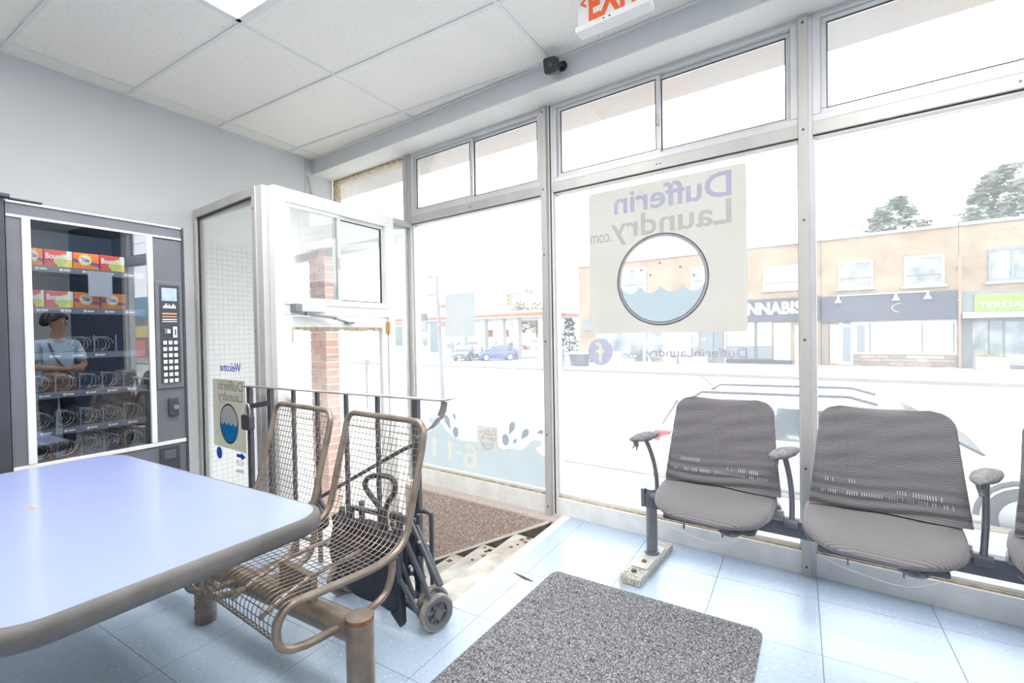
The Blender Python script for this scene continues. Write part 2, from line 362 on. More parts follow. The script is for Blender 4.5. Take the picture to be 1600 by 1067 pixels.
for i in range(-10, 8):
    for j in range(-8, 2):
        x0 = 0.07+TX*i; y0 = 2.59+TY*j; g = 0.0011
        poly = [(x0+g, y0+g), (x0+TX-g, y0+g), (x0+TX-g, y0+TY-g), (x0+g, y0+TY-g)]
        poly = clip(poly, (-1, 0), -XL); poly = clip(poly, (1, 0), XR)
        if poly and y0 > WELLY-0.05: poly = clip(poly, (-1, 0), 1.335)
        if poly: poly = clip(poly, (SN.x, SN.y), WD+0.02)
        if len(poly) < 3: continue
        full = len(poly) == 4 and abs(poly[2][0]-poly[0][0]-TX+2*g) < 1e-6 and abs(poly[2][1]-poly[0][1]-TY+2*g) < 1e-6 and abs(poly[1][1]-poly[0][1]) < 1e-6 and abs(poly[3][0]-poly[0][0]) < 1e-6
        if full:
            if 'f' not in cache: cache['f'] = MB().prism(rect(g, TX-g, g, TY-g), -0.005, 0.0, 'xy').mesh('tile', 'floor_tile')
            o = bpy.data.objects.new('tile', cache['f']); link(o, floor); o.location = (x0, y0, 0)
        else: MB().prism(poly, -0.005, 0.0, 'xy').build('tile', 'floor_tile', floor)
MB().prism([(WELLX, WELLY+0.004), (-1.336, WELLY+0.004), (-1.336, at_window(-1.336, -0.002)), (WELLX, at_window(WELLX, -0.002))], -0.045, 0.002, 'xy').build('stair_nosing', 'nosing', floor, bevel=0.006)
q = PZ(815, 903, 0)
MB().prism([(q.x-0.07, q.y+0.03), (q.x-0.01, q.y+0.022), (q.x+0.055, q.y+0.004), (q.x+0.075, q.y-0.006), (q.x+0.02, q.y-0.006), (q.x-0.03, q.y+0.012)], 0.0, 0.0012, 'xy').build('floor_chip', 'dirt', floor)

# ================================================================ stairs down to the street door
stair = struct(empty('trim_1', (0, 0, 0)), 'worn steps going down to the street door beside the railing', 'stairs')
for k in range(4):
    x1 = WELLX-0.30*k; x0 = x1-0.30; z = -0.15*(k+1)
    if k == 3: x0 = -2.92
    MB().prism([(x0-0.02, WELLY), (x1, WELLY), (x1, at_window(x1, -0.128)), (x0-0.02, at_window(x0, -0.128))], z-0.05, z, 'xy').build('tread', 'step_worn', stair, bevel=0.008)
    MB().prism([(x1-0.015, WELLY), (x1+0.01, WELLY), (x1+0.01, at_window(x1, -0.128)), (x1-0.015, at_window(x1, -0.128))], z, z+0.15-(0.05 if k else 0.045), 'xy').build('riser', 'step_riser', stair)
MB().box(-2.92, WELLX, WELLY-0.02, WELLY, -0.75, -0.006).build('well_wall', 'terrazzo', stair)
for k in range(26):                     # leaves and litter on the steps
    kx = random.choice((0, 0, 1, 1, 2)); x = WELLX-0.30*kx-random.uniform(0.1, 0.28); y = at_window(x, -0.13)-0.02-abs(random.gauss(0.0, 0.10))
    a = random.uniform(0, 6.3); s = random.uniform(0.012, 0.03)
    MB().prism([(x+s*math.cos(a+t)*(1 if i % 2 else 0.5), y+s*math.sin(a+t)*(1 if i % 2 else 0.6)) for i, t in enumerate((0, 0.8, 1.6, 2.4, 3.2, 4.0, 4.8, 5.6))], -0.15*(kx+1), -0.15*(kx+1)+0.003, 'xy').build('dead_leaf', M('dead_leaf', (0.30, 0.12, 0.05), 0.8, var=0.5, scale=40), stair)
# terrazzo apron under the window beside the stairs
apron = struct(splace(empty('trim_2')), 'brown terrazzo apron wall with pale ledge under the window by the stairs', 'wall')
MB().box(-3.16, -1.665, -0.10, 0.06, -0.75, -0.030).build('apron_face', 'terrazzo', apron)
MB().box(-3.16, -1.665, -0.102, 0.06, -0.030, -0.012).build('ledge', 'terrazzo_pale', apron, bevel=0.004)
# skirting that follows the stairs: dark board with a pale edge, lying on the apron face
def skirt(dz0, dz1, mat, nm, d0):
    aa, za, ab, zb = -1.700, -0.008, -2.86, -0.588
    MB().prism([(aa, za+dz0), (aa, za+dz1), (ab, zb+dz1), (ab, zb+dz0)], d0, -0.10, 'xz').build(nm, mat, apron)
skirt(-0.30, -0.016, 'stringer_dark', 'skirting', -0.122)
skirt(-0.016, 0.0, 'nosing', 'skirting_edge', -0.128)

# ================================================================ walls and ceiling shell
HC = 2.96
wl = MB().box(-4.14, XL, YB-0.1, 1.93, 0, 3.12).box(-4.14, XL, 1.93, 3.19, 2.235, 3.12)
wall_left = struct(wl.build('wall_left', 'wall_paint'), 'light grey painted wall behind the vending machine', 'wall')
MB().box(XL, XL+0.006, 2.885, 2.91, 2.24, 2.95).build('corner_bead', 'aluminium_light', wall_left)
MB().tube(smooth_path([(-3.985, 2.905, 2.79), (-3.985, 2.93, 2.70), (-3.985, 2.97, 2.55), (-3.985, 3.06, 2.40), (-3.985, 3.12, 2.32)]), 0.006, 6).build('cable', 'aluminium', wall_left, smooth=True)
struct(MB().box(XL-0.14, XR+0.1, YB-0.1, YB, 0, 3.12).build('wall_back', 'wall_paint'), 'plain light grey wall behind the camera', 'wall')
M('slate_paint', (0.06, 0.085, 0.135), 0.6, var=0.1, scale=2)
struct(MB().box(XR, XR+0.1, YB, 2.62, 0, 3.12).build('wall_right', 'wall_paint'), 'plain light grey side wall to the right of the benches', 'wall')
ceil = struct(MB().prism([(XL, YB), (XR, YB), (XR, at_window(XR, -0.2)), (XL, at_window(XL, -0.2))], HC+0.06, HC+0.14, 'xy').build('ceiling', 'ceiling_tile'), 'suspended ceiling of speckled white acoustic tiles', 'ceiling')
CX, CY = 1.26, 0.612
LIGHTS = [(0, -1), (2, -1), (0, -4), (2, -4)]
tb = []
for i in range(-2, 5):
    for j in range(-9, 3):
        if (i, j-1) in [(a, b) for a, b in LIGHTS] : pass
        x0 = -2.58+CX*i; y0 = 2.098+CY*j
        if (i, j) in [(a, b-1) for a, b in LIGHTS]: continue
        g = 0.008
        poly = [(x0+g, y0+g), (x0+CX-g, y0+g), (x0+CX-g, y0+CY-g), (x0+g, y0+CY-g)]
        for n, k in (((-1, 0), -XL), ((1, 0), XR), ((0, -1), -YB), ((SN.x, SN.y), WD-0.238)):
            if len(poly) >= 3: poly = clip(poly, n, k)
        if len(poly) < 3: continue
        MB().prism(poly, HC+0.004+random.uniform(0, 0.002), HC+0.02, 'xy').build('ceiling_tile', 'ceiling_tile', ceil)
for i in range(-1, 5):
    x = -2.58+CX*i; MB().box(x-0.011, x+0.011, YB, at_window(x, -0.24), HC-0.001, HC+0.008).build('t_bar', 'grid_white', ceil)
for j in range(-8, 3):
    y = 2.098+CY*j; xe = min(XR, (WD-0.24-SN.y*y)/SN.x if y > 2.4 else XR)
    if xe > XL+0.1: MB().box(XL, xe, y-0.011, y+0.011, HC-0.0015, HC+0.0075).build('t_bar', 'grid_white', ceil)
MB().box(XL, XL+0.022, YB, 2.88, HC-0.002, HC+0.004).build('wall_angle', 'grid_white', ceil)
blk = struct(splace(MB().box(-4.32, 3.2, -0.237, 0.09, 2.826, 3.12).build('trim_3', 'wall_paint', bevel=0.004)), 'grey boxed bulkhead over the shop window', 'bulkhead')
MB().box(-4.3, 3.2, -0.245, -0.237, 2.948, 2.962).build('wall_angle', 'grid_white', blk)
MB().box(-4.32, 3.2, -0.233, 0.0, 2.820, 2.826).build('soffit', 'cream_paint', blk)
M_emit('light_diffuser', (1.0, 0.985, 0.95), LAMP_STRENGTH)
for n, (i, j) in enumerate(LIGHTS):
    x0 = -2.58+CX*i; y1 = 2.098+CY*j; y0 = y1-CY
    lab = ['recessed fluorescent ceiling light nearest the vending machine', 'recessed fluorescent ceiling light above the doormat', 'recessed fluorescent ceiling light behind the blue table', 'recessed fluorescent ceiling light at the right rear of the room'][n]
    t = thing('ceiling_light', lab, 'ceiling light', (x0+CX/2, y0+CY/2, HC), 0, 'fluorescent lights in the ceiling grid')
    hx, hy = CX/2-0.012, CY/2-0.012
    f = MB()
    for b in ((-hx, hx, -hy, -hy+0.025), (-hx, hx, hy-0.025, hy), (-hx, -hx+0.025, -hy, hy), (hx-0.025, hx, -hy, hy)): f.box(b[0], b[1], b[2], b[3], -0.004, 0.05)
    f.build('frame', 'grid_white', t)
    MB().box(-hx+0.025, hx-0.025, -hy+0.025, hy-0.025, 0.002, 0.012).build('diffuser', 'light_diffuser', t)

# ================================================================ shop window
GD = 0.04                               # depth of the glass behind the face of the frame
def frame_ring(mb, a0, a1, z0, z1, w, d0, d1):
    mb.box(a0, a1, d0, d1, z0, z0+w); mb.box(a0, a1, d0, d1, z1-w, z1); mb.box(a0, a0+w, d0, d1, z0+w, z1-w); mb.box(a1-w, a1, d0, d1, z0+w, z1-w); return mb
def screws(par, pts, d, r=0.006):
    for a, z in pts: MB().cyl((a, d, z), (a, d-0.004, z), r, 8).build('screw', 'screw', par)
def bay(n, label, a0, a1, split, low=True):
    w = struct(splace(empty('window_%d' % n)), label, 'window')
    z0 = 0.0
    if low:
        MB().box(a0, a1, 0.0, 0.085, z0-0.02, 0.115).build('sill', 'sill_paint', w, bevel=0.004)
        MB().box(a0, a1, 0.012, 0.03, 0.115, 0.124).build('glazing_bead', 'putty', w)
        MB().box(a0, a1, 0.028, 0.06, 0.115, 0.142).build('glazing_channel', 'white_paint', w)
        MB().box(a0+0.004, a1-0.004, GD, GD+0.006, 0.142, 2.215).build('pane', 'pane_glass', w)
        for x in (a0, a1-0.010): MB().box(x, x+0.010, 0.012, 0.06, 0.142, 2.215).build('glazing_bead', 'aluminium_light', w)
        MB().box(a0, a1, 0.006, 0.06, 2.208, 2.217).build('glazing_bead', 'aluminium', w); MB().box(a0, a1, 0.0, 0.06, 2.217, 2.22).build('seal', 'seal_black', w)
        MB().box(a0, a1, -0.012, 0.08, 2.22, 2.285).build('transom_bar', 'aluminium', w, bevel=0.003)
        screws(w, [((a0+a1)/2, 2.25), ((a0+a1)/2+0.02, 2.25)], -0.012, 0.004)
    zb, zt = (2.285, 2.80) if low else (2.24, 2.81)
    if split is None:
        MB().box(a0, a1, 0.03, 0.06, zb, zt).build('transom_pane', 'pane_glass', w)
        fr = frame_ring(MB(), a0, a1, zb-0.02, zt+0.02, 0.03, 0.0, 0.07).build('transom_frame', 'putty', w)
    else:
        fr = frame_ring(MB(), a0, a1, zb, zt+0.025, 0.035, -0.005, 0.075).build('transom_frame', 'aluminium_light', w, bevel=0.003)
        MB().box(a0, a1, -0.003, 0.0, zt+0.005, zt+0.024).build('head_putty', 'putty', fr)
        for k, (s0, s1) in enumerate(((a0+0.035, split+0.012), (split-0.012, a1-0.035))):
            d0 = 0.012 if k == 0 else 0.036
            sa = frame_ring(MB(), s0, s1, zb+0.035, zt-0.01, 0.028, d0, d0+0.022).build('sash', 'aluminium_light', w, bevel=0.002)
            MB().box(s0+0.028, s1-0.028, d0+0.008, d0+0.012, zb+0.063, zt-0.038).build('sash_pane', 'pane_glass', sa)
            r = frame_ring(MB(), s0+0.024, s1-0.024, zb+0.059, zt-0.034, 0.005, d0-0.001, d0+0.006).build('gasket', 'seal_black', sa)
        MB().box(split-0.008, split+0.008, 0.0, 0.012, zb+0.2, zb+0.27).build('latch', 'aluminium', w, bevel=0.002)
    return w
w1 = bay(1, 'window bay beside the stairs, with pale blue wave film along its foot', -3.125, -1.785, PS(735, 270, 0)[0])
w2 = bay(2, 'wide window bay holding the big beige washing machine sticker', -1.70, -0.247, PS(1027, 180, 0)[0])
w3 = bay(3, 'window bay behind the row of grey chairs at the right edge', -0.188, 1.25, 0.62)
w4 = bay(4, 'narrow top window above the entry box in the corner', -4.27, -3.20, None, False)
def post(n, label, a0, a1, zb, mat='aluminium', zt=2.826):
    p = struct(splace(empty('trim_%d' % n)), label, 'window post')
    MB().box(a0, a1, -0.028, 0.085, zb, zt).build('post', mat, p, bevel=0.003)
    am = (a0+a1)/2
    screws(p, [(am, z) for z in (0.05, 0.55, 1.2, 1.8, 2.25, 2.78)], -0.028)
    return p
p1 = post(4, 'aluminium window post between the stairs and the sticker window', -1.785, -1.738, -0.015)
MB().box(-1.738, -1.70, 0.0, 0.085, -0.015, 2.826).build('side_strip', 'white_paint', p1)
MB().box(-1.722, -1.714, -0.004, 0.0, 0.0, 2.82).build('groove', 'seal_black', p1)
p2 = post(5, 'aluminium window post behind the middle of the chair row', -0.247, -0.205, -0.012)
MB().box(-0.205, -0.188, -0.006, 0.085, -0.01, 2.826).build('side_strip', 'aluminium_light', p2)
p3 = post(6, 'slim window post at the corner of the entry box', -3.20, -3.16, 0.0)
MB().box(-3.16, -3.125, -0.012, 0.085, -0.01, 2.826).build('side_strip', 'aluminium', p3)
p4 = post(7, 'window post beyond the right edge of the picture', 1.25, 1.31, -0.012)
struct(splace(MB().box(1.31, 3.2, -0.03, 0.09, -0.02, 2.826).build('wall_front', M('slate_paint', (0.06, 0.085, 0.135), 0.6, var=0.1, scale=2))), 'dark slate wall end at the right of the shop window', 'wall')
struct(splace(MB().box(-8.5, 5.0, 0.09, 0.50, 2.85, 3.6).build('trim_8', M('canopy_pale', (0.42, 0.39, 0.37), 0.8, var=0.15, scale=2, col2=(0.46, 0.36, 0.29)))), 'pale stained canopy over the pavement outside the top windows', 'canopy')
struct(splace(MB().box(-3.16, 3.2, 0.0, 0.09, -0.8, -0.02).build('wall_street', M('street_plinth', (0.4, 0.38, 0.36), 0.8, var=0.2))), 'low plinth under the shop window on the street side', 'wall')

# ================================================================ entry box in the corner: side panel, top light, door
box_ = struct(splace(empty('window_6', (0, 0, 0))), 'tall glazed side panel of the entry box with welcome stickers', 'window')
PD = -1.28
MB().box(-4.13, -3.155, PD-0.03, PD+0.03, 2.185, 2.245).build('top_rail', 'aluminium', box_, bevel=0.003)
MB().box(-4.13, -4.085, PD-0.03, PD+0.03, -0.006, 2.185).build('stile', 'aluminium', box_, bevel=0.003)
MB().box(-3.205, -3.155, PD-0.03, PD+0.03, -0.006, 2.185).build('stile', 'aluminium', box_, bevel=0.003)
MB().box(-4.085, -3.205, PD-0.03, PD+0.03, 0.0, 0.08).build('bottom_rail', 'aluminium', box_, bevel=0.003)
MB().box(-4.085, -3.205, PD-0.004, PD+0.002, 0.08, 2.185).build('pane', 'recess_glass', box_)
frame_ring(MB(), -4.085, -3.205, 0.08, 2.185, 0.008, PD-0.014, PD-0.002).build('gasket', 'seal_black', box_)
MB().box(-3.155, -3.085, PD-0.02, PD+0.05, -0.006, 2.24).build('corner_post', 'aluminium_light', box_, bevel=0.004)
screws(box_, [(-3.18, z) for z in (0.4, 1.3, 2.1)], PD-0.03, 0.005)
DX = -2.89
door = struct(empty('door_1', (DX, 0, 0)), 'white painted street door and frame at the foot of the steps', 'door')
def dy(u, v): p = PX(u, v, DX); return p.y, p.z
YA, YC = 1.83, 2.88
fr = MB(); fr.box(-0.03, 0.03, YA, YA+0.06, -0.62, 2.235).box(-0.03, 0.03, YC-0.075, YC, -0.62, 2.235).box(-0.03, 0.03, YA+0.06, YC-0.075, 2.165, 2.235).box(-0.03, 0.03, YA+0.06, YC-0.075, 1.405, 1.475)
fr.build('door_frame', 'white_paint', door, bevel=0.004)
# right strip of glass between the door frame and the shop window
MB().box(-0.004, 0.002, YC, at_window(DX, -0.02), -0.6, 2.2).build('side_pane', 'recess_glass', door)
MB().box(-0.03, 0.03, YC, at_window(DX, -0.01), 2.19, 2.235).build('side_rail', 'aluminium', door)
# sliding window over the door
sl = frame_ring(MB(), 0, 1, 0, 1, 0.0, 0, 0) if False else None
def yring(mb, y0, y1, z0, z1, w, x0, x1):
    mb.box(x0, x1, y0, y1, z0, z0+w); mb.box(x0, x1, y0, y1, z1-w, z1); mb.box(x0, x1, y0, y0+w, z0+w, z1-w); mb.box(x0, x1, y1-w, y1, z0+w, z1-w); return mb
yring(MB(), YA+0.06, YC-0.075, 1.475, 2.165, 0.022, -0.025, 0.036).build('slider_frame', 'white_paint', door, bevel=0.003)
ym = 2.325
s1 = yring(MB(), YA+0.082, ym+0.02, 1.497, 2.143, 0.028, 0.012, 0.03).build('slider_sash', 'aluminium_light', door, bevel=0.002)
MB().box(0.018, 0.022, YA+0.11, ym-0.008, 1.525, 2.115).build('sash_pane', 'recess_glass', s1)
s2 = yring(MB(), ym-0.02, YC-0.097, 1.497, 2.143, 0.03, -0.012, 0.008).build('slider_sash', 'white_paint', door, bevel=0.002)
MB().box(-0.004, 0.0, ym+0.01, YC-0.127, 1.527, 2.113).build('sash_pane', 'recess_glass', s2)
yring(MB(), ym+0.006, YC-0.123, 1.523, 2.117, 0.006, -0.003, 0.0095).build('gasket', 'seal_black', s2)
MB().box(0.03, 0.04, ym-0.006, ym+0.018, 1.75, 1.83).build('latch', 'aluminium', s1, bevel=0.003)
# the door leaf
leaf = MB().box(-0.022, 0.022, YA+0.061, YA+0.115, -0.6, 1.40).box(-0.022, 0.022, YC-0.135, YC-0.08, -0.6, 1.40).box(-0.022, 0.022, YA+0.115, YC-0.135, 1.325, 1.40).box(-0.022, 0.022, YA+0.115, YC-0.135, -0.6, -0.38).build('door_leaf', 'white_paint', door, bevel=0.003)
MB().box(-0.003, 0.003, YA+0.115, YC-0.135, -0.38, 1.325).build('door_pane', 'recess_glass', leaf)
pt = MB()
yy = YA+0.115
while yy < YC-0.14:
    h = random.uniform(0.016, 0.03); pt.box(0.0, 0.02, yy, yy+0.05, 1.325-h, 1.326); yy += 0.048
pt.box(0.0, 0.018, YA+0.115, YA+0.128, 1.22, 1.325); pt.build('old_putty', 'putty', leaf)
MB().sphere((0.05, YA+0.085, 0.86), (0.022, 0.03, 0.03)).cyl((0.02, YA+0.085, 0.86), (0.05, YA+0.085, 0.86), 0.012).build('door_knob', M('knob_ivory', (0.75, 0.68, 0.58), 0.4, var=0.05), leaf, smooth=True)
cl = MB().box(0.03, 0.085, YA+0.10, YA+0.34, 1.425, 1.475).build('door_closer', 'aluminium_light', door, bevel=0.006)
MB().box(0.028, 0.088, YA+0.098, YA+0.15, 1.422, 1.478).build('end_cap', M('closer_grey', (0.25, 0.26, 0.28), 0.4, metal=0.5, var=0.1), cl, bevel=0.005)
MB().bar((0.06, YA+0.20, 1.41), (0.12, YA+0.38, 1.385), 0.02, 0.008).bar((0.12, YA+0.38, 1.383), (0.035, YA+0.56, 1.36), 0.02, 0.008).cyl((0.06, YA+0.2, 1.425), (0.06, YA+0.2, 1.40), 0.014).cyl((0.12, YA+0.38, 1.392), (0.12, YA+0.38, 1.376), 0.013).box(0.022, 0.06, YA+0.54, YA+0.60, 1.35, 1.365).build('closer_arm', 'closer_grey', cl)
MB().box(0.02, 0.034, YC-0.10, YC-0.055, 1.28, 1.37).cyl((0.036, YC-0.0775, 1.275), (0.036, YC-0.0775, 1.375), 0.009).build('hinge', M('brass', (0.62, 0.45, 0.2), 0.35, metal=0.7, var=0.1), door, bevel=0.002)
# roof of the entry box and the recess outside it
rec = struct(empty('ceiling_recess', (0, 0, 0)), 'flat lid of the entry box and recess ceiling outside the door', 'ceiling')
MB().prism([(-4.9, 1.97), (DX-0.03, 1.86), (DX-0.03, at_window(DX, 0.0)), (-4.9, at_window(-4.9, 0.0))], 2.16, 2.225, 'xy').build('lid', 'white_paint', rec)
MB().prism([(-4.9, at_window(-4.9, 0.0)), (DX-0.04, at_window(DX-0.04, 0.0)), (DX-0.04, at_window(DX-0.04, 0.09)), (-4.9, at_window(-4.9, 0.09))], 2.075, 2.238, 'xy').build('header', M('header_grey', (0.36, 0.36, 0.37), 0.7, var=0.08), rec)
M_grid('mosaic_white', (0.93, 0.93, 0.92), (0.50, 0.51, 0.52), 0.048, 0.10)
struct(MB().box(-4.85, -4.75, 1.85, 3.1, -0.7, 2.3).build('wall_recess', 'mosaic_white'), 'white mosaic wall of the recess seen through the entry box', 'wall')
struct(MB().box(-4.75, -4.14, 1.90, 1.98, -0.7, 2.3).build('wall_recess_back', 'white_paint'), 'white end wall of the recess behind the side panel', 'wall')
struct(MB().prism([(-4.85, 1.9), (DX+0.0, 1.9), (DX, at_window(DX, 0.1)), (-4.85, at_window(-4.85, 0.1))], -0.7, -0.602, 'xy').build('floor_recess', M('recess_floor', (0.78, 0.76, 0.74), 0.8, var=0.2, scale=6)), 'grey concrete floor of the recess outside the street door', 'floor')
# brick pier between the recess and the neighbour, every brick laid
pier = sthing('brick_pier', 'red brick pier standing outside, seen through the glass street door', 'pillar')
pa0, pa1 = -4.66, -4.37
MB().box(pa0+0.006, pa1-0.006, -0.044, 0.094, -0.6, 2.15).build('mortar', M('mortar', (0.8, 0.76, 0.72), 0.9, var=0.15, scale=30), pier)
M('brick_red', (0.52, 0.28, 0.22), 0.85, var=0.3, scale=9, bump=0.3, bscale=70); M('brick_brown', (0.44, 0.26, 0.22), 0.85, var=0.3, scale=9, bump=0.3, bscale=70); M('brick_orange', (0.60, 0.36, 0.27), 0.85, var=0.3, scale=9, bump=0.3, bscale=70)
bm_ = {}
for c in range(36):
    z = -0.6+c*0.0765; xs = [pa0, pa0+0.10, pa1] if c % 2 == 0 else [pa0, pa0+0.19, pa1]
    for i in range(2):
        L = xs[i+1]-xs[i]-0.01; mt = random.choice(('brick_red', 'brick_red', 'brick_brown', 'brick_orange')); key = (round(L, 3), mt)
        if key not in bm_: bm_[key] = MB().box(0, L, -0.05, 0.10, 0, 0.0665).mesh('brick', mt)
        o = bpy.data.objects.new('brick', bm_[key]); link(o, pier); o.location = (xs[i]+0.005+random.uniform(-0.001, 0.001), random.uniform(-0.003, 0.003), z)
# ================================================================ blue table
M('laminate_blue', (0.305, 0.365, 0.66), 0.22, var=0.03, scale=3, spec=0.5, coat=0.15)
M('edge_rubber', (0.085, 0.08, 0.078), 0.55, var=0.35, scale=9, bump=0.15, bscale=30, col2=(0.14, 0.13, 0.122))
M('brown_steel', (0.235, 0.185, 0.15), 0.38, metal=0.55, var=0.35, scale=14, col2=(0.36, 0.30, 0.25))
M('rust', (0.30, 0.13, 0.06), 0.8, var=0.5, scale=40)
tbl = thing('table', 'long pale blue laminate table with dark rounded rubber edge', 'table', (-1.935, 0.565, 0))
hx, hy = 0.745, 0.365
MB().prism(rrect(-hx+0.012, hx-0.012, -hy+0.012, hy-0.012, 0.10, 8), 0.722, 0.7405, 'xy').build('table_top', 'laminate_blue', tbl)
ring = []
for (px_, py_) in rrect(-hx, hx, -hy, hy, 0.11, 8): ring.append((px_, py_))
prof = [(-0.016, 0.690), (0.0, 0.693), (0.007, 0.702), (0.008, 0.722), (0.003, 0.735), (-0.006, 0.740), (-0.014, 0.7405)]
eb = MB(); n = len(ring); rings = []
for k in range(n):
    a = Vector(ring[k-1]); b = Vector(ring[(k+1) % n]); t = (b-a).normalized(); nn = Vector((t.y, -t.x))
    rings.append([(ring[k][0]+nn.x*o, ring[k][1]+nn.y*o, z) for o, z in prof])
rings.append(rings[0]); eb.ring_loft(rings, cap=False); eb.build('edge_band', 'edge_rubber', tbl, smooth=True, angle=60)
MB().prism(rrect(-hx+0.012, hx-0.012, -hy+0.012, hy-0.012, 0.10, 8), 0.69, 0.721, 'xy').build('underside', 'edge_rubber', tbl)
MB().bar((-0.13, -0.085, 0.7408), (-0.075, -0.08, 0.7408), 0.008, 0.0008).build('orange_mark', M('orange_mark', (0.75, 0.27, 0.12), 0.7, var=0.2), tbl)
for x in (-0.50, 0.12):
    MB().cyl((x, -0.25, 0.02), (x, -0.25, 0.69), 0.04, 20).build('pedestal', 'brown_steel', tbl, smooth=True)
    MB().box(x-0.035, x+0.035, -0.25, 0.25, 0.655, 0.69).build('top_bracket', 'brown_steel', tbl)
    MB().prism(rrect(x-0.17, x+0.17, -0.52, -0.21, 0.05), 0.0, 0.02, 'xy').build('base_plate', 'brown_steel', tbl)

# ================================================================ two wire mesh seats on one beam
wb = thing('wire_mesh_bench', 'pair of brown wire mesh seats on one steel beam beside the blue table', 'bench', (-1.60, 1.085, 0), SK)
MB().cyl((-1.02, -0.09, 0.262), (0.325, 0.033, 0.262), 0.046, 20).build('beam', 'brown_steel', wb, smooth=True)
for x, ly in ((-0.67, -0.058), (0.325, 0.033)):
    MB().tube([(x, ly, 0.0), (x, ly, 0.22), (x, ly, 0.315 if x > 0 else 0.24)], 0.046 if x > 0 else 0.043, 20).build('leg', 'brown_steel', wb, smooth=True)
    MB().cyl((x-0.0, ly-0.040, 0.075), (x-0.0, ly-0.0445, 0.075), 0.006, 8).build('bolt_hole', 'seal_black', wb)
MB().cyl((0.325, 0.033, 0.300), (0.325, 0.033, 0.312), 0.0475, 20).build('weld_plate', 'rust', wb)
prof = [(-0.17, 0.285), (-0.205, 0.31), (-0.217, 0.352), (-0.207, 0.395), (-0.165, 0.424), (-0.06, 0.420), (0.10, 0.412), (0.19, 0.415), (0.26, 0.438), (0.30, 0.485), (0.325, 0.565), (0.352, 0.67), (0.382, 0.775), (0.398, 0.845)]
P = smooth_path([(0, y, z) for y, z in prof], 7)
def seat(cx, dz=0.0, dyy=0.0):
    w = 0.262; y = [p.y for p in P]; z = [p.z for p in P]
    loop = [Vector((-w, p.y, p.z)) for p in P]
    r = 0.055; top = P[-1]; tdir = (P[-1]-P[-4]).normalized()
    cor = []
    for k in range(1, 7):
        t = PI/2*k/6; cor.append(Vector((-w+r*(1-math.cos(t)), 0, 0)) + Vector((0, top.y, top.z)) + Vector((0, tdir.y, tdir.z))*(r*math.sin(t)))
    arch = cor + [Vector((-c.x, c.y, c.z)) for c in cor[::-1]]
    right = [Vector((w, p.y, p.z)) for p in P[::-1]]
    under = [Vector((0, y_, z_)) for y_, z_ in ((-0.12, 0.274), (-0.03, 0.270), (0.08, 0.270), (0.14, 0.275), (0.19, 0.295), (0.215, 0.335), (0.225, 0.38), (0.225, 0.41))]
    under = smooth_path(under, 5)
    left_under = [Vector((-w, p.y, p.z)) for p in under[::-1]]; right_under = [Vector((w, p.y, p.z)) for p in under]
    sh = lambda L: [(v.x+cx, v.y+dyy, v.z+dz) for v in L]
    s = MB().tube(sh(left_under + loop + arch + right + right_under), 0.0135, 10).build('seat_frame', 'brown_steel', wb, smooth=True)
    # the welded wire: long wires over the whole profile, cross wires at even steps
    L = [0.0]
    for i in range(1, len(P)): L.append(L[-1]+(P[i]-P[i-1]).length)
    topP = Vector((0, top.y, top.z))+tdir*(r-0.006)
    PP = P+[topP]; L.append(L[-1]+r-0.006)
    wm = MB(); nw = 20
    for i in range(1, nw):
        x = -w+2*w*i/nw; wm.tube(sh([Vector((x, p.y, p.z)) for p in PP[::2]+[PP[-1]]]), 0.0019, 4, caps=False)
    step = 0.0262; k = 1
    while k*step < L[-1]:
        t = k*step
        j = max(i for i in range(len(L)) if L[i] <= t); j = min(j, len(L)-2); f = (t-L[j])/(L[j+1]-L[j]); p = PP[j].lerp(PP[j+1], f)
        wm.tube(sh([Vector((-w, p.y, p.z)), Vector((w, p.y, p.z))]), 0.0019, 4, caps=False); k += 1
    m = wm.build('wire_mesh', 'brown_steel', s, smooth=True); m['kind'] = 'stuff'
    for x in (-0.10, 0.10):
        MB().tube(sh([Vector((x, -0.19, 0.335)), Vector((x, -0.10, 0.37)), Vector((x, 0.0, 0.398)), Vector((x, 0.12, 0.405)), Vector((x, 0.2, 0.41))]), 0.008, 8).build('support_bar', 'brown_steel', s, smooth=True)
    MB().box(cx-0.11, cx+0.11, -0.012, 0.012, 0.30, 0.395).build('mount', 'brown_steel', s)
seat(0.0); seat(-0.62, 0.0, -0.02)

# ================================================================ guard railing at the stairwell
M('rail_steel', (0.13, 0.13, 0.15), 0.42, metal=0.5, var=0.2, scale=15)
M('rail_top', (0.45, 0.45, 0.44), 0.35, metal=0.5, var=0.2, scale=15)
RY = 1.695
rl = thing('guard_railing', 'dark steel guard railing with flat top bar at the stairwell', 'railing', (0, RY, 0))
def rx(u, v): return PY(u, v, RY)
pl_, pr_ = rx(383, 600), rx(650, 622); ztop = 0.955
MB().box(pl_.x-0.01, pr_.x+0.16, -0.02, 0.02, ztop-0.004, ztop+0.004).build('top_bar', 'rail_top', rl, bevel=0.002)
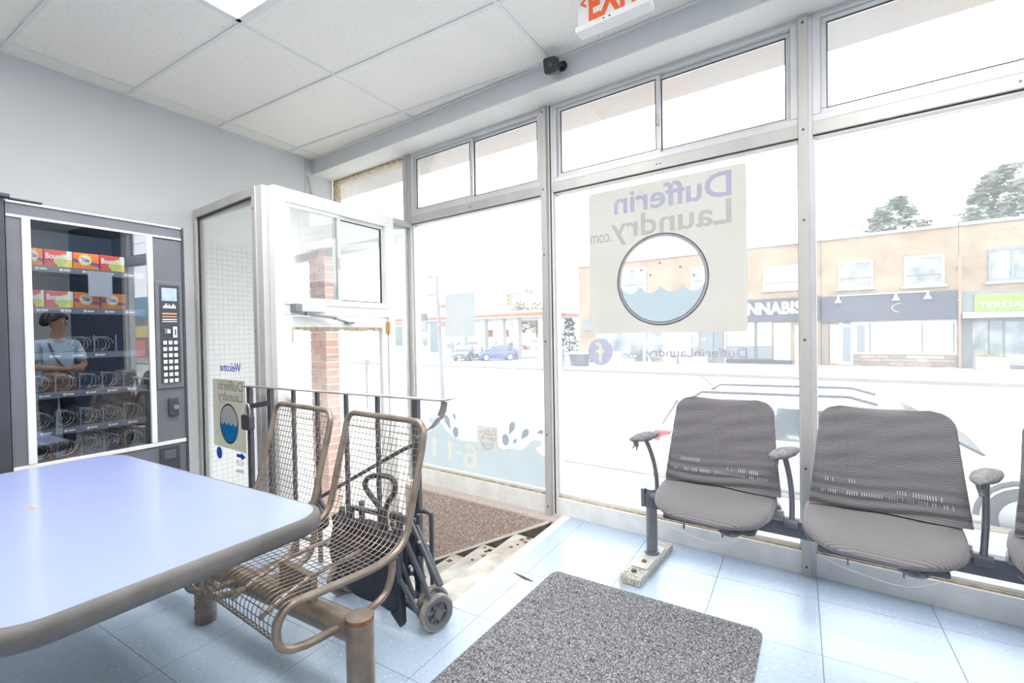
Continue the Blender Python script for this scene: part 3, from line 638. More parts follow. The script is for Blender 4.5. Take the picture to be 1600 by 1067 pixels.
# scrolled end
e = pr_.x+0.16
MB().prism([(e, ztop-0.004), (e+0.03, ztop+0.0), (e+0.065, ztop+0.008), (e+0.065, ztop+0.014), (e+0.03, ztop+0.007), (e, ztop+0.004)], -0.02, 0.02, 'xz').build('bar_end', 'rail_top', rl)
sc = smooth_path([(e+0.012, 0, ztop-0.004), (e+0.005, 0, ztop-0.04), (e-0.02, 0, ztop-0.085), (e-0.06, 0, ztop-0.125), (e-0.11, 0, ztop-0.155), (pr_.x+0.012, 0, ztop-0.185)], 6)
s_ = MB()
for i in range(len(sc)-1): s_.bar(sc[i], sc[i+1]+(sc[i+1]-sc[i])*0.04, 0.036, 0.006, up=(0.3, 0, 1))
s_.build('scroll_brace', 'rail_top', rl)
for u in (391, 423, 459, 496, 541, 590, 650):
    p = rx(u, 640); w = 0.017 if u in (391, 650, 423) else 0.011
    MB().box(p.x-w, p.x+w, -w*0.7, w*0.7, 0.0, ztop-0.004).build('post' if u in (391, 650) else 'baluster', 'rail_steel', rl)
MB().box(pl_.x+0.02, pr_.x, -0.008, 0.008, 0.10, 0.12).build('bottom_bar', 'rail_steel', rl)
p0 = rx(391, 640); p1_ = rx(423, 640)
MB().bar((p0.x+0.01, -0.015, 0.83), (p1_.x, -0.015, 0.865), 0.012, 0.03).build('lock_strap', 'rail_steel', rl)
u_ = pr_.x+0.015
MB().tube(smooth_path([(u_, 0, 0.42), (u_+0.03, 0, 0.425), (u_+0.058, 0, 0.42), (u_+0.066, 0, 0.40), (u_+0.066, 0, 0.2), (u_+0.066, 0, 0.0)], 5), 0.011, 10).build('low_loop', 'rail_steel', rl, smooth=True)
# sloping handrail going down the stairs
MB().tube(smooth_path([(pr_.x, 0.02, 0.72), (pr_.x-0.08, 0.04, 0.71), (pr_.x-0.3, 0.05, 0.60), (pr_.x-0.9, 0.05, 0.28)], 6), 0.011, 8).build('stair_handrail', 'rail_steel', rl, smooth=True)
lk = thing('padlock', 'dark padlock hanging from the left post of the stair railing', 'padlock', (p0.x+0.018, RY-0.03, 0.735))
MB().prism(rrect(-0.04, 0.05, -0.045, 0.05, 0.016), -0.018, 0.018, 'xz').build('body', M('padlock_grey', (0.10, 0.10, 0.12), 0.4, metal=0.4, var=0.2), lk, bevel=0.004)
MB().tube(smooth_path([(-0.012, 0, 0.045), (-0.012, 0, 0.09), (0.006, 0, 0.115), (0.026, 0, 0.09), (0.026, 0, 0.045)], 5), 0.006, 8).build('shackle', 'rail_top', lk, smooth=True)

# ================================================================ folded shopping cart leaning at the railing
M('cart_steel', (0.115, 0.125, 0.15), 0.4, metal=0.3, var=0.2, scale=20)
M('cart_cloth', (0.035, 0.04, 0.06), 0.8, var=0.3, scale=8, bump=0.3, bscale=25)
M('cart_plastic', (0.08, 0.075, 0.08), 0.5, var=0.3, scale=20)
M('tyre_grey', (0.36, 0.34, 0.31), 0.9, var=0.4, scale=40, bump=0.6, bscale=60)
M('wheel_grey', (0.17, 0.17, 0.18), 0.45, var=0.2)
ct = thing('folded_cart', 'folded dark folding cart with scissor frame behind the mesh seat', 'cart', (-1.62, 1.52, 0))
def cpt(u, v, y): p = PY(u, v, y); return (p.x+1.62, p.y-1.52, p.z)
def wheel(par, c, axis, r=0.077, w=0.03):
    c = Vector(c); ax = Vector(axis).normalized()
    wv = empty('wheel', c, 0, par); wv.rotation_mode = 'QUATERNION'; wv.rotation_quaternion = Vector((0, 0, 1)).rotation_difference(ax)
    prof = [(r-0.018, -w/2), (r-0.004, -w/2), (r, -w/4), (r, w/4), (r-0.004, w/2), (r-0.018, w/2)]
    N = 28; rings = [[(p*math.cos(2*PI*k/N), p*math.sin(2*PI*k/N), q) for p, q in prof] for k in range(N)]; rings.append(rings[0])
    MB().ring_loft(rings, cap=False).build('tyre', 'tyre_grey', wv, smooth=True)
    rings = [[(p*math.cos(2*PI*k/N), p*math.sin(2*PI*k/N), q) for p, q in ((r-0.03, -w*0.4), (r-0.012, -w*0.55), (r-0.012, w*0.55), (r-0.03, w*0.4))] for k in range(N)]; rings.append(rings[0])
    h = MB().ring_loft(rings, cap=False); h.cyl((0, 0, -w*0.6), (0, 0, w*0.7), 0.018, 14)
    for k in range(6):
        t = 2*PI*k/6; h.bar((0.014*math.cos(t), 0.014*math.sin(t), 0), ((r-0.018)*math.cos(t), (r-0.018)*math.sin(t), 0), 0.01, 0.012)
    h.build('hub', 'wheel_grey', wv)
wheel(ct, (0.295, 0.02, 0.077), (1, -0.35, 0)); wheel(ct, (0.235, 0.065, 0.077), (1, -0.35, 0)); wheel(ct, (-0.30, 0.02, 0.077), (1, -0.2, 0)); wheel(ct, (-0.27, 0.065, 0.077), (1, -0.2, 0))
MB().box(0.235, 0.285, -0.015, 0.03, 0.06, 0.125).bar((0.25, 0.01, 0.11), (0.235, 0.08, 0.13), 0.03, 0.03).build('caster_bracket', 'wheel_grey', ct, bevel=0.006)
MB().box(-0.29, -0.24, -0.01, 0.03, 0.06, 0.13).build('caster_bracket', 'wheel_grey', ct, bevel=0.006)
bars = [((637, 805), (686, 915), 1.53), ((628, 830), (672, 935), 1.50), ((650, 820), (690, 915), 1.58), ((625, 905), (658, 965), 1.48), ((627, 880), (648, 935), 1.50), ((632, 862), (664, 905), 1.56), ((643, 840), (655, 930), 1.58), ((620, 870), (625, 910), 1.46), ((646, 810), (676, 900), 1.60), ((612, 815), (640, 900), 1.55), ((655, 870), (668, 935), 1.56)]
for (a, b, y) in bars: MB().bar(cpt(a[0], a[1], y-0.02), cpt(b[0], b[1], y), 0.018, 0.016).build('scissor_bar', 'cart_steel', ct, bevel=0.003)
rv = [cpt(655, 847, 1.5), cpt(641, 885, 1.475), cpt(640, 862, 1.49), cpt(626, 906, 1.46), cpt(668, 850, 1.55)]
for q in rv: MB().sphere(q, 0.008, 8, 6).build('rivet', 'rail_top', ct, smooth=True)
MB().bar(cpt(622, 930, 1.5), cpt(660, 960, 1.5), 0.02, 0.02).bar(cpt(640, 925, 1.55), cpt(672, 938, 1.55), 0.018, 0.018).build('lower_rail', 'cart_steel', ct)
for y, x0 in ((1.48, 0.03), (1.58, 0.05)): MB().bar((x0+0.12, y-1.52, 0.10), (x0+0.12, y-1.52, 0.46), 0.02, 0.02).build('corner_post', 'cart_steel', ct)
MB().bar((-0.24, -0.02, 0.10), (-0.24, -0.02, 0.45), 0.02, 0.02).bar((-0.22, 0.08, 0.10), (-0.22, 0.08, 0.45), 0.02, 0.02).build('corner_post', 'cart_steel', ct)
# D handle with its stem
hp = [cpt(u, v, 1.53) for u, v in ((598, 801), (590, 788), (575, 768), (570, 755), (578, 745), (595, 743), (610, 746), (617, 756), (616, 770), (606, 786), (600, 801))]
MB().tube(smooth_path(hp, 4), 0.0125, 10).build('handle', 'cart_plastic', ct, smooth=True)
MB().tube([cpt(598, 795, 1.53), cpt(600, 830, 1.53), cpt(602, 855, 1.53)], [0.02, 0.022, 0.016], 10).build('handle_stem', 'cart_plastic', ct, smooth=True)
MB().bar(cpt(550, 792, 1.55), cpt(600, 803, 1.55), 0.018, 0.02).bar(cpt(551, 792, 1.55), cpt(549, 835, 1.55), 0.016, 0.016).build('cross_bar', 'cart_steel', ct)
for u, v in ((614, 806), (624, 808), (633, 812)): MB().sphere(cpt(u, v, 1.5), (0.016, 0.02, 0.022), 10, 8).build('hinge_knuckle', 'cart_plastic', ct, smooth=True)
MB().tube([cpt(493, 777, 1.56), cpt(497, 790, 1.56), cpt(505, 806, 1.56)], [0.014, 0.011, 0.01], 8).bar(cpt(499, 780, 1.57), cpt(512, 802, 1.57), 0.014, 0.014).build('side_handle', 'cart_steel', ct, smooth=True)
MB().sphere(cpt(503, 815, 1.56), (0.045, 0.03, 0.04), 12, 8).build('cloth_bundle', 'cart_cloth', ct, smooth=True)
# folded cloth bag hanging between the bars
def bag(u, v):
    x = -0.34+0.50*u; z = 0.31*v+0.075 + 0.05*(1-v)*math.sin(u*7)*0.4
    y = 0.015+0.018*math.sin(u*11+v*3)+0.012*math.sin(v*9+u*4)-0.04*(1-v)
    return (x+0.03*(1-v)*(0.5-u), y, z)
bg_ = MB().grid(bag, 26, 18).build('cloth_bag', 'cart_cloth', ct, smooth=True, angle=180)
so = bg_.modifiers.new('thick', 'SOLIDIFY'); so.thickness = 0.05; so.offset = 0
MB().prism([(0.05, 0.38), (0.15, 0.37), (0.17, 0.2), (0.175, 0.03), (0.165, 0.012), (0.11, 0.06), (0.09, 0.15), (0.07, 0.3)], -0.065, -0.03, 'xz').build('cloth_flap', 'cart_cloth', ct, bevel=0.008)

# ================================================================ doormat
M_speckle('mat_carpet', (0.165, 0.165, 0.178), [((0.36, 0.36, 0.38), 0.54, 150.0), ((0.07, 0.07, 0.08), 0.58, 120.0), ((0.5, 0.5, 0.51), 0.66, 210.0)], rough=0.98, cloud=0.12, spec=0.1)
def matf(u, v):
    x = -0.49+0.98*u; y = -0.78+1.56*v; ex = min(u, 1-u)*0.98; ey = min(v, 1-v)*1.56; e = min(ex, ey)
    r = 0.05                                  # rounded corners
    if ex < r and ey < r:
        d = math.hypot(r-ex, r-ey)
        if d > r: k = r/d; x = math.copysign(0.49-r+(r-ex)*k, x); y = math.copysign(0.78-r+(r-ey)*k, y); e = 0
    h = 0.003 if e < 0.006 else (0.007 if e < 0.02 else 0.0105+0.005*math.sin(y*2*PI/0.045)*(1 if math.sin(x*70+math.floor(y/0.045)*1.9) > -0.6 else 0.25)+random.uniform(-0.0012, 0.0012))
    return (x, y, h)
mt = MB().grid(matf, 110, 240); nv = len(mt.v)
mt.prism(rrect(-0.485, 0.485, -0.775, 0.775, 0.05), 0.0, 0.003, 'xy')
o = mt.build('doormat', 'mat_carpet', None, smooth=True, angle=180); o.location = (-0.65, 1.445, 0.0004); o.rotation_euler = (0, 0, -0.036)
tag(o, 'charcoal ribbed doormat lying on the pale tiles', 'doormat')

# ================================================================ tandem row of cloth covered chairs
def M_cloth(name, col, rib, dirx):
    m = bpy.data.materials.new(name); m.use_nodes = True; nt = m.node_tree; b = nt.nodes['Principled BSDF']; b.inputs['Roughness'].default_value = 0.95; b.inputs['Specular IOR Level'].default_value = 0.15
    b.inputs['Sheen Weight'].default_value = 0.3
    tc = nd(nt, 'ShaderNodeTexCoord'); wv = nd(nt, 'ShaderNodeTexWave'); wv.bands_direction = dirx; wv.inputs['Scale'].default_value = rib; wv.inputs['Distortion'].default_value = 0.6; wv.inputs['Detail'].default_value = 2
    nt.links.new(tc.outputs['Object'], wv.inputs['Vector'])
    r = nd(nt, 'ShaderNodeValToRGB'); r.color_ramp.elements[0].color = (*[c*0.72 for c in col], 1); r.color_ramp.elements[1].color = (*col, 1); r.color_ramp.elements[0].position = 0.1; r.color_ramp.elements[1].position = 0.6
    nt.links.new(wv.outputs['Fac'], r.inputs[0]); nt.links.new(r.outputs[0], b.inputs['Base Color'])
    bp = nd(nt, 'ShaderNodeBump'); bp.inputs['Strength'].default_value = 0.5; bp.inputs['Distance'].default_value = 0.004
    nt.links.new(wv.outputs['Fac'], bp.inputs['Height']); nt.links.new(bp.outputs[0], b.inputs['Normal']); MATS[name] = m
M_cloth('seat_cloth', (0.25, 0.236, 0.25), 36, 'Y'); M_cloth('back_cloth', (0.215, 0.202, 0.216), 42, 'Z')
M('arm_cloth', (0.31, 0.30, 0.31), 0.95, var=0.4, scale=60, bump=0.5, bscale=80)
M('bench_steel', (0.23, 0.235, 0.25), 0.4, metal=0.5, var=0.15, scale=10)
M('bench_beam', (0.135, 0.14, 0.165), 0.5, metal=0.2, var=0.12, scale=6)
M('thread', (0.62, 0.61, 0.62), 0.9, var=0.2)
bn = sthing('tandem_bench', 'row of grey cloth covered chairs joined by one beam at the window', 'bench', 0, 0, 0)
BD = -0.30
MB().box(-0.95, 1.62, BD-0.03, BD+0.03, 0.300, 0.376).build('beam', 'bench_beam', bn, bevel=0.004)
M_speckle('foot_carpet', (0.42, 0.40, 0.36), [((0.62, 0.6, 0.55), 0.55, 140.0), ((0.2, 0.19, 0.17), 0.6, 120.0)], rough=0.95)
for a in (-0.925, 1.55):
    MB().cyl((a, BD, 0.05), (a, BD, 0.40), 0.030, 18).build('leg', 'bench_steel', bn, smooth=True)
    MB().cyl((a, BD, 0.045), (a, BD, 0.062), 0.040, 18).build('leg_collar', 'bench_steel', bn, smooth=True)
    MB().box(a-0.05, a-0.028, BD-0.03, BD+0.03, 0.30, 0.40).build('leg_bracket', 'bench_steel', bn, bevel=0.003)
    f = MB().prism(rrect(a-0.052, a+0.052, BD-0.31, BD+0.20, 0.015), 0.0, 0.038, 'xy').build('foot', 'foot_carpet', bn, bevel=0.006)
    MB().prism(rrect(a-0.042, a+0.042, BD-0.19, BD+0.10, 0.01), 0.038, 0.046, 'xy').build('foot_plate', M('foot_plate', (0.62, 0.60, 0.57), 0.6, var=0.2, scale=20), f, bevel=0.003)
    MB().cyl((a, BD-0.12, 0.046), (a, BD-0.12, 0.053), 0.013, 6).build('bolt', 'rust', f)
    MB().cyl((a-0.01, BD-0.235, 0.038), (a-0.01, BD-0.235, 0.045), 0.014, 10).build('bolt', 'seal_black', f)
    for k in range(5):
        x = a-0.05+random.uniform(-0.02, 0.03); y = BD-0.30+random.uniform(-0.02, 0.05)
        MB().tube(smooth_path([(x, y, 0.04), (x-0.02, y-0.02, 0.045), (x-0.03, y+0.02, 0.02), (x-0.01, y-0.05, 0.005), (x+0.02, y-0.09, 0.004)], 4), 0.0018, 5).build('loose_thread', 'thread', f)
def sgn(x, p): return math.copysign(abs(x)**p, x)
def cushion():                          # rounded trapezoid pad, waterfall front
    mb = MB(); rings = []
    N = 56
    for zz, sc in ((0.0, 0.80), (0.012, 0.93), (0.03, 1.0), (0.048, 0.985), (0.060, 0.93), (0.068, 0.80), (0.072, 0.55), (0.073, 0.25)):
        ring = []
        for k in range(N):
            t = 2*PI*k/N; x = 0.262*sgn(math.cos(t), 0.55)*sc; y = 0.205*sgn(math.sin(t), 0.62)*sc
            if y < 0: x *= 1-0.16*(y/0.205)**2
            z = zz + 0.018*(x/0.26)**2*(1 if zz > 0.03 else 0.3) - 0.05*max(0, -y-0.07)/0.135*(0.6 if zz > 0.03 else 0.3) + 0.002*math.sin(x*31+y*17)
            ring.append((x, y, z))
        rings.append(ring)
    return mb.ring_loft(rings)
def back_pt(u, v, side):                # u across, v up, side 0 front / 1 rear
    h = 0.42*v; wdt = 0.262-0.042*v**2 - (0.012*math.sin(v*PI))
    if v > 0.86: k = (v-0.86)/0.14; wdt -= 0.07*(1-math.sqrt(max(0, 1-k*k)))
    x = (2*u-1)*wdt
    top = -0.012*math.cos((2*u-1)*PI/2)*max(0, v-0.7)/0.3
    e = (1-abs(2*u-1)**6)*(1-max(0, (v-0.93)/0.07)**2*0.8)
    th = 0.006+0.022*max(0, e)
    y = 0.10*v + 0.035*(1-(2*u-1)**2) - 0.015*math.sin(v*PI)
    rip = 0.0
    if v < 0.42: rip = 0.008*math.sin(v*62+2.0*math.sin(u*5))*(1-v/0.42)
    else: rip = 0.004*math.sin(v*34-u*9)*math.sin(u*5+1)
    if side == 0: y = y-th+rip
    else: y = y+th
    return (x, y, h+top)
def seatunit(cx):
    c = cushion(); c.v = [(x+cx, y-0.445, z+0.388+0.05*max(0, y+0.06)/0.26) for x, y, z in c.v]
    s = c.build('seat', 'seat_cloth', bn, smooth=True, angle=80)
    MB().box(cx-0.20, cx+0.20, BD-0.26, BD+0.02, 0.352, 0.376).build('seat_pan', 'bench_beam', s, bevel=0.004)
    MB().sphere((cx+0.10, -0.56, 0.358), (0.05, 0.035, 0.022), 12, 8).build('cover_bulge', 'seat_cloth', s, smooth=True)
    for x in (-0.10, 0.07): MB().bar((cx+x, -0.56, 0.36), (cx+x, -0.56, 0.325), 0.006, 0.012).build('cover_hook', 'bench_steel', s)
    lp = smooth_path([(cx-0.25, -0.48, 0.375), (cx-0.17, -0.60, 0.335), (cx-0.05, -0.655, 0.328), (cx+0.05, -0.66, 0.32), (cx+0.12, -0.65, 0.335), (cx+0.22, -0.56, 0.36)], 6)
    MB().tube([(x, y, z+0.012) for x, y, z in lp], 0.0008, 5).build('hem_thread', 'thread', s)
    m = MB(); NU, NV = 30, 46
    loopn = 2*(NU+1)
    rings = []
    for j in range(NV+1):
        v = j/NV; r = [back_pt(i/NU, v, 0) for i in range(NU+1)] + [back_pt(1-i/NU, v, 1) for i in range(NU+1)]
        rings.append([(x+cx+0.02, y-0.385, z+0.495) for x, y, z in r])
    b = m.ring_loft(rings).build('backrest', 'back_cloth', bn, smooth=True, angle=80)
    th = MB()
    for band, (u0, u1) in ((0.155, (0.08, 0.92)), (0.215, (0.55, 0.86)), (0.27, (0.1, 0.32))):
        k = int((u1-u0)*62)
        for i in range(k):
            u = u0+(u1-u0)*i/k; A = back_pt(u, band-0.017, 0); B = back_pt(u, band+0.019, 0)
            if random.random() < 0.25: continue
            th.bar((A[0]+cx+0.02, A[1]-0.388, A[2]+0.495), (B[0]+cx+0.02, B[1]-0.388, B[2]+0.495), 0.0022, 0.002)
    t = th.build('slit_light', 'thread', b); t['kind'] = 'stuff'  # pale bars standing in for light through slits in the stretched cloth
    for sx in (-1, 1):
        x = cx+0.02+sx*0.225
        MB().tube([(x, BD-0.03, 0.40), (x, BD-0.04, 0.46), (x, BD-0.055, 0.54)], 0.014, 10).build('back_strut', 'bench_steel', b, smooth=True)
        MB().prism([(x-0.012, 0.40), (x+0.03, 0.40), (x+0.026, 0.425), (x+0.012, 0.44), (x+0.006, 0.47), (x-0.012, 0.48)], BD-0.02, BD+0.015, 'xz').build('strut_bracket', 'bench_steel', b, bevel=0.003)
        MB().cyl((x-0.045, BD-0.03, 0.392), (x+0.04, BD-0.03, 0.392), 0.026, 16).build('pivot', 'bench_steel', b, smooth=True)
for cx in (-0.575, 0.055, 0.685): seatunit(cx)
def armrest(a):
    pth = smooth_path([(a, BD-0.03, 0.36), (a+0.004, BD-0.035, 0.43), (a+0.004, BD-0.06, 0.53), (a-0.002, BD-0.10, 0.62), (a-0.01, BD-0.15, 0.695)], 6)
    s = MB().tube(pth, [0.012]*len(pth), 10).build('armrest', 'bench_steel', bn, smooth=True)
    MB().cyl((a-0.028, BD-0.03, 0.365), (a+0.028, BD-0.03, 0.365), 0.024, 14).build('arm_hub', 'bench_beam', s, smooth=True)
    mb = MB(); rings = []
    for k in range(15):
        t = k/14; x = -0.085+0.17*t; w = 0.040*math.sin(PI*min(max(t, 0.04), 0.96))**0.4; h = 0.023*math.sin(PI*min(max(t, 0.04), 0.96))**0.5
        rings.append([(a-0.01+0.45*x+w*math.cos(q)*0.9, BD-0.165+x+w*math.cos(q)*(-0.4), 0.712+h*math.sin(q)+0.01*t+random.uniform(-0.002, 0.002)) for q in [2*PI*i/14 for i in range(14)]])
    mb.ring_loft(rings).build('arm_pad', 'arm_cloth', s, smooth=True, angle=80)
    for k in range(3):
        fr_ = MB()
        x = a-0.03+random.uniform(-0.015, 0.03); y = BD-0.19+random.uniform(-0.05, 0.04)
        fr_.tube([(x, y, 0.705), (x+random.uniform(-0.008, 0.008), y, 0.68), (x+random.uniform(-0.012, 0.012), y, 0.655+random.uniform(-0.01, 0.02))], [0.007, 0.006, 0.003], 6)
        fr_.build('frayed_cloth', 'arm_cloth', s, smooth=True)
for a in (-0.885, -0.26, 0.37, 1.0): armrest(a)
# ================================================================ vending machine
VX = -2.95
M('vend_grey', (0.155, 0.16, 0.185), 0.55, var=0.1, scale=6, bump=0.1, bscale=120)
M('vend_dark', (0.055, 0.06, 0.075), 0.5, var=0.15, scale=6)
M('vend_trim', (0.86, 0.86, 0.85), 0.35, metal=0.1, var=0.04)
M('vend_inside', (0.060, 0.090, 0.150), 0.6, var=0.2, scale=3)
M('coil_steel', (0.42, 0.43, 0.45), 0.3, metal=0.85, var=0.1)
M('strip_grey', (0.20, 0.22, 0.26), 0.5, var=0.15)
M('print_white', (0.85, 0.86, 0.88), 0.6, var=0.03)
M_glass('vend_glass', (0.95, 0.975, 1.0), 0.20)
vm = thing('vending_machine', 'dark grey glass fronted vending machine with rows of wire coils', 'vending machine', (VX, 0, 0))
Y0, Y1, ZT = 0.645, 1.343, 1.875
gy0, gy1, gz0, gz1 = 0.722, 1.168, 0.705, 1.80
b = MB().box(-0.86, -0.02, Y0-0.12, Y0-0.10, 0.06, ZT).box(-0.86, -0.02, Y1-0.02, Y1, 0.06, ZT).box(-0.86, -0.02, Y0-0.10, Y1-0.02, ZT-0.02, ZT).box(-0.86, -0.02, Y0-0.10, Y1-0.02, 0.06, 0.10).box(-0.86, -0.84, Y0-0.10, Y1-0.02, 0.10, ZT-0.02)
b.build('cabinet', 'vend_dark', vm)
MB().box(-0.50, -0.48, Y0-0.09, Y1-0.03, 0.10, ZT-0.03).box(-0.48, -0.02, gy0-0.03, gy0-0.015, 0.5, ZT-0.03).box(-0.48, -0.02, gy1+0.015, gy1+0.03, 0.5, ZT-0.03).build('liner', 'vend_inside', vm)
for y in (Y0-0.05, Y1-0.08):
    for x in (-0.78, -0.10): MB().cyl((x, y, 0), (x, y, 0.06), 0.03, 12).build('foot', 'vend_dark', vm)
# the door face, in panels
MB().box(-0.02, 0.012, Y0-0.125, Y0-0.004, 0.08, ZT+0.012).build('hinge_pillar', 'vend_dark', vm, bevel=0.006)
MB().box(-0.02, 0.03, Y0-0.125, Y0+0.01, ZT+0.006, ZT+0.022).box(-0.02, 0.01, Y0+0.012, Y0+0.12, ZT+0.004, ZT+0.012).build('top_hinge', 'vend_dark', vm, bevel=0.003)
MB().box(-0.02, 0.0, Y0, Y1-0.006, 1.815, ZT-0.006).build('header_panel', 'vend_grey', vm)
MB().box(-0.02, 0.0, Y0, 0.694, 0.70, 1.806).build('left_panel', 'vend_grey', vm)
MB().box(-0.02, 0.0, 1.192, Y1-0.012, 0.69, 1.80).build('control_side', 'vend_grey', vm)
low = MB().box(-0.02, 0.0, Y0, Y1-0.008, 0.09, 0.680).build('lower_panel', 'vend_grey', vm)
MB().box(-0.018, 0.006, Y1-0.012, Y1, 0.08, ZT).build('edge_trim', 'vend_dark', vm)
MB().box(0.0, 0.006, Y0, Y1-0.004, ZT-0.008, ZT).build('trim_strip', 'vend_trim', vm)
MB().box(0.0, 0.006, Y0, Y1-0.006, 1.805, 1.815).build('trim_strip', 'vend_trim', vm)
MB().box(-0.01, 0.008, 0.694, 0.722, 0.705, 1.805).build('trim_strip', 'vend_trim', vm, bevel=0.002)
MB().box(-0.01, 0.008, 1.168, 1.192, 0.705, 1.805).build('trim_strip', 'vend_trim', vm, bevel=0.002)
MB().box(0.0, 0.006, Y0, Y1-0.006, 0.683, 0.703).build('trim_strip', 'vend_trim', vm, bevel=0.002)
MB().box(-0.004, 0.0, gy0, gy1, 0.703, 1.805).build('front_pane', 'vend_glass', vm)
# control panel
cp = MB().box(0.0, 0.010, 1.196, 1.326, 0.988, 1.572).build('control_panel', 'vend_grey', vm, bevel=0.006)
MB().box(0.008, 0.012, 1.215, 1.310, 1.02, 1.55).build('recess_plate', 'vend_dark', cp)
MB().box(0.010, 0.0135, 1.225, 1.298, 1.465, 1.535).build('display', M('display_glass', (0.42, 0.52, 0.62), 0.12, var=0.2, scale=20, coat=0.5), cp)
dd = MB()
for k in range(9): dd.box(0.0135, 0.0142, 1.230+k*0.007, 1.235+k*0.007, 1.425, 1.437+0.014*((k*7) % 5)/4)
dd.build('display_print', 'print_white', cp)
for z, m, h in ((1.392, 'orange_print', 0.008), (1.377, 'orange_print', 0.006), (1.362, 'print_white', 0.005), (1.351, 'print_white', 0.004)):
    M('orange_print', (0.75, 0.36, 0.2), 0.6, var=0.05); MB().box(0.012, 0.0135, 1.226, 1.296, z, z+h).build('printed_band', m, cp)
MB().box(0.012, 0.018, 1.232, 1.262, 1.285, 1.315).build('coin_button', 'vend_grey', cp, bevel=0.002); MB().box(0.016, 0.02, 1.246, 1.260, 1.29, 1.31).build('button_face', 'print_white', cp)
MB().box(0.012, 0.020, 1.274, 1.294, 1.265, 1.325).build('coin_slot', 'print_white', cp, bevel=0.003); MB().box(0.018, 0.021, 1.281, 1.287, 1.278, 1.312).build('slot', 'seal_black', cp)
for r in range(7):
    for c in range(3): MB().box(0.012, 0.018, 1.226+c*0.026, 1.243+c*0.026, 1.228-r*0.0345, 1.248-r*0.0345).build('key', 'print_white', cp, bevel=0.002)
lkv = MB().box(0.0, 0.022, 1.245, 1.292, 0.838, 0.936).build('lock_housing', 'vend_dark', vm, bevel=0.005)
MB().cyl((0.02, 1.275, 0.885), (0.028, 1.275, 0.885), 0.014, 16).build('lock_barrel', 'coil_steel', lkv)
rt = MB().box(0.0, 0.012, 1.20, 1.296, 0.52, 0.672).build('coin_return', 'vend_dark', vm, bevel=0.005)
MB().box(0.008, 0.016, 1.218, 1.275, 0.605, 0.652).build('return_flap', M('flap_grey', (0.11, 0.115, 0.13), 0.4, var=0.1), rt, bevel=0.003)
MB().box(0.0, 0.010, 0.72, 1.10, 0.22, 0.42).build('delivery_flap', 'vend_dark', vm, bevel=0.006)
M_emit('vend_fill', (1.0, 0.97, 0.92), 22.0)
MB().cyl((-0.035, gy0+0.02, 1.832), (-0.035, gy1-0.02, 1.832), 0.010, 10).build('fill_tube', 'vend_fill', vm)  # added glowing tube, hidden behind the header to brighten the boxes
# shelves, coils, price strips
SHELF = [1.612, 1.418, 1.20, 1.015, 0.84, 0.695]
for k, z in enumerate(SHELF):
    s = MB().box(-0.46, -0.075, gy0-0.01, gy1+0.01, z-0.012, z-0.004).box(-0.082, -0.07, gy0-0.01, gy1+0.01, z-0.03, z).build('shelf', 'strip_grey', vm)
    for i in range(5 if k != 2 else 3):
        y = gy0+0.03+i*0.085+(0.0 if k != 2 else 0.04)
        st = MB().box(-0.07, -0.0685, y, y+0.012, z-0.022, z-0.010).box(-0.07, -0.0685, y+0.015, y+0.04, z-0.020, z-0.012); st.build('price_tag', 'print_white', s)
    if k >= 2:
        cols = 5 if k != 2 else 2
        for i in range(cols):
            yc = gy0+0.045+i*0.089+(0.15 if k == 2 else 0); R = 0.036
            pts = []
            for t in range(0, 16*7+1):
                ang = 2*PI*t/16; pts.append((-0.085-0.045*t/16, yc+R*math.cos(ang), z+R+0.004+R*math.sin(ang)))
            MB().tube(pts, 0.0024, 5).build('spiral_coil', 'coil_steel', vm, smooth=True)
            MB().bar((-0.08, yc+0.046, z), (-0.08, yc+0.046, z+0.085), 0.002, 0.006).build('divider', 'coil_steel', vm)
MB().box(-0.045, -0.042, 0.935, 1.03, 1.475, 1.60).build('paper_note', M('paper_note', (0.55, 0.57, 0.62), 0.8, var=0.05), vm)
M('box_orange', (0.90, 0.25, 0.03), 0.45, var=0.05); M('box_red', (0.75, 0.08, 0.06), 0.45, var=0.05); M('box_yellow', (0.92, 0.72, 0.10), 0.45, var=0.05)
M('box_blue', (0.12, 0.10, 0.42), 0.45, var=0.05); M('box_lime', (0.55, 0.72, 0.15), 0.45, var=0.1)
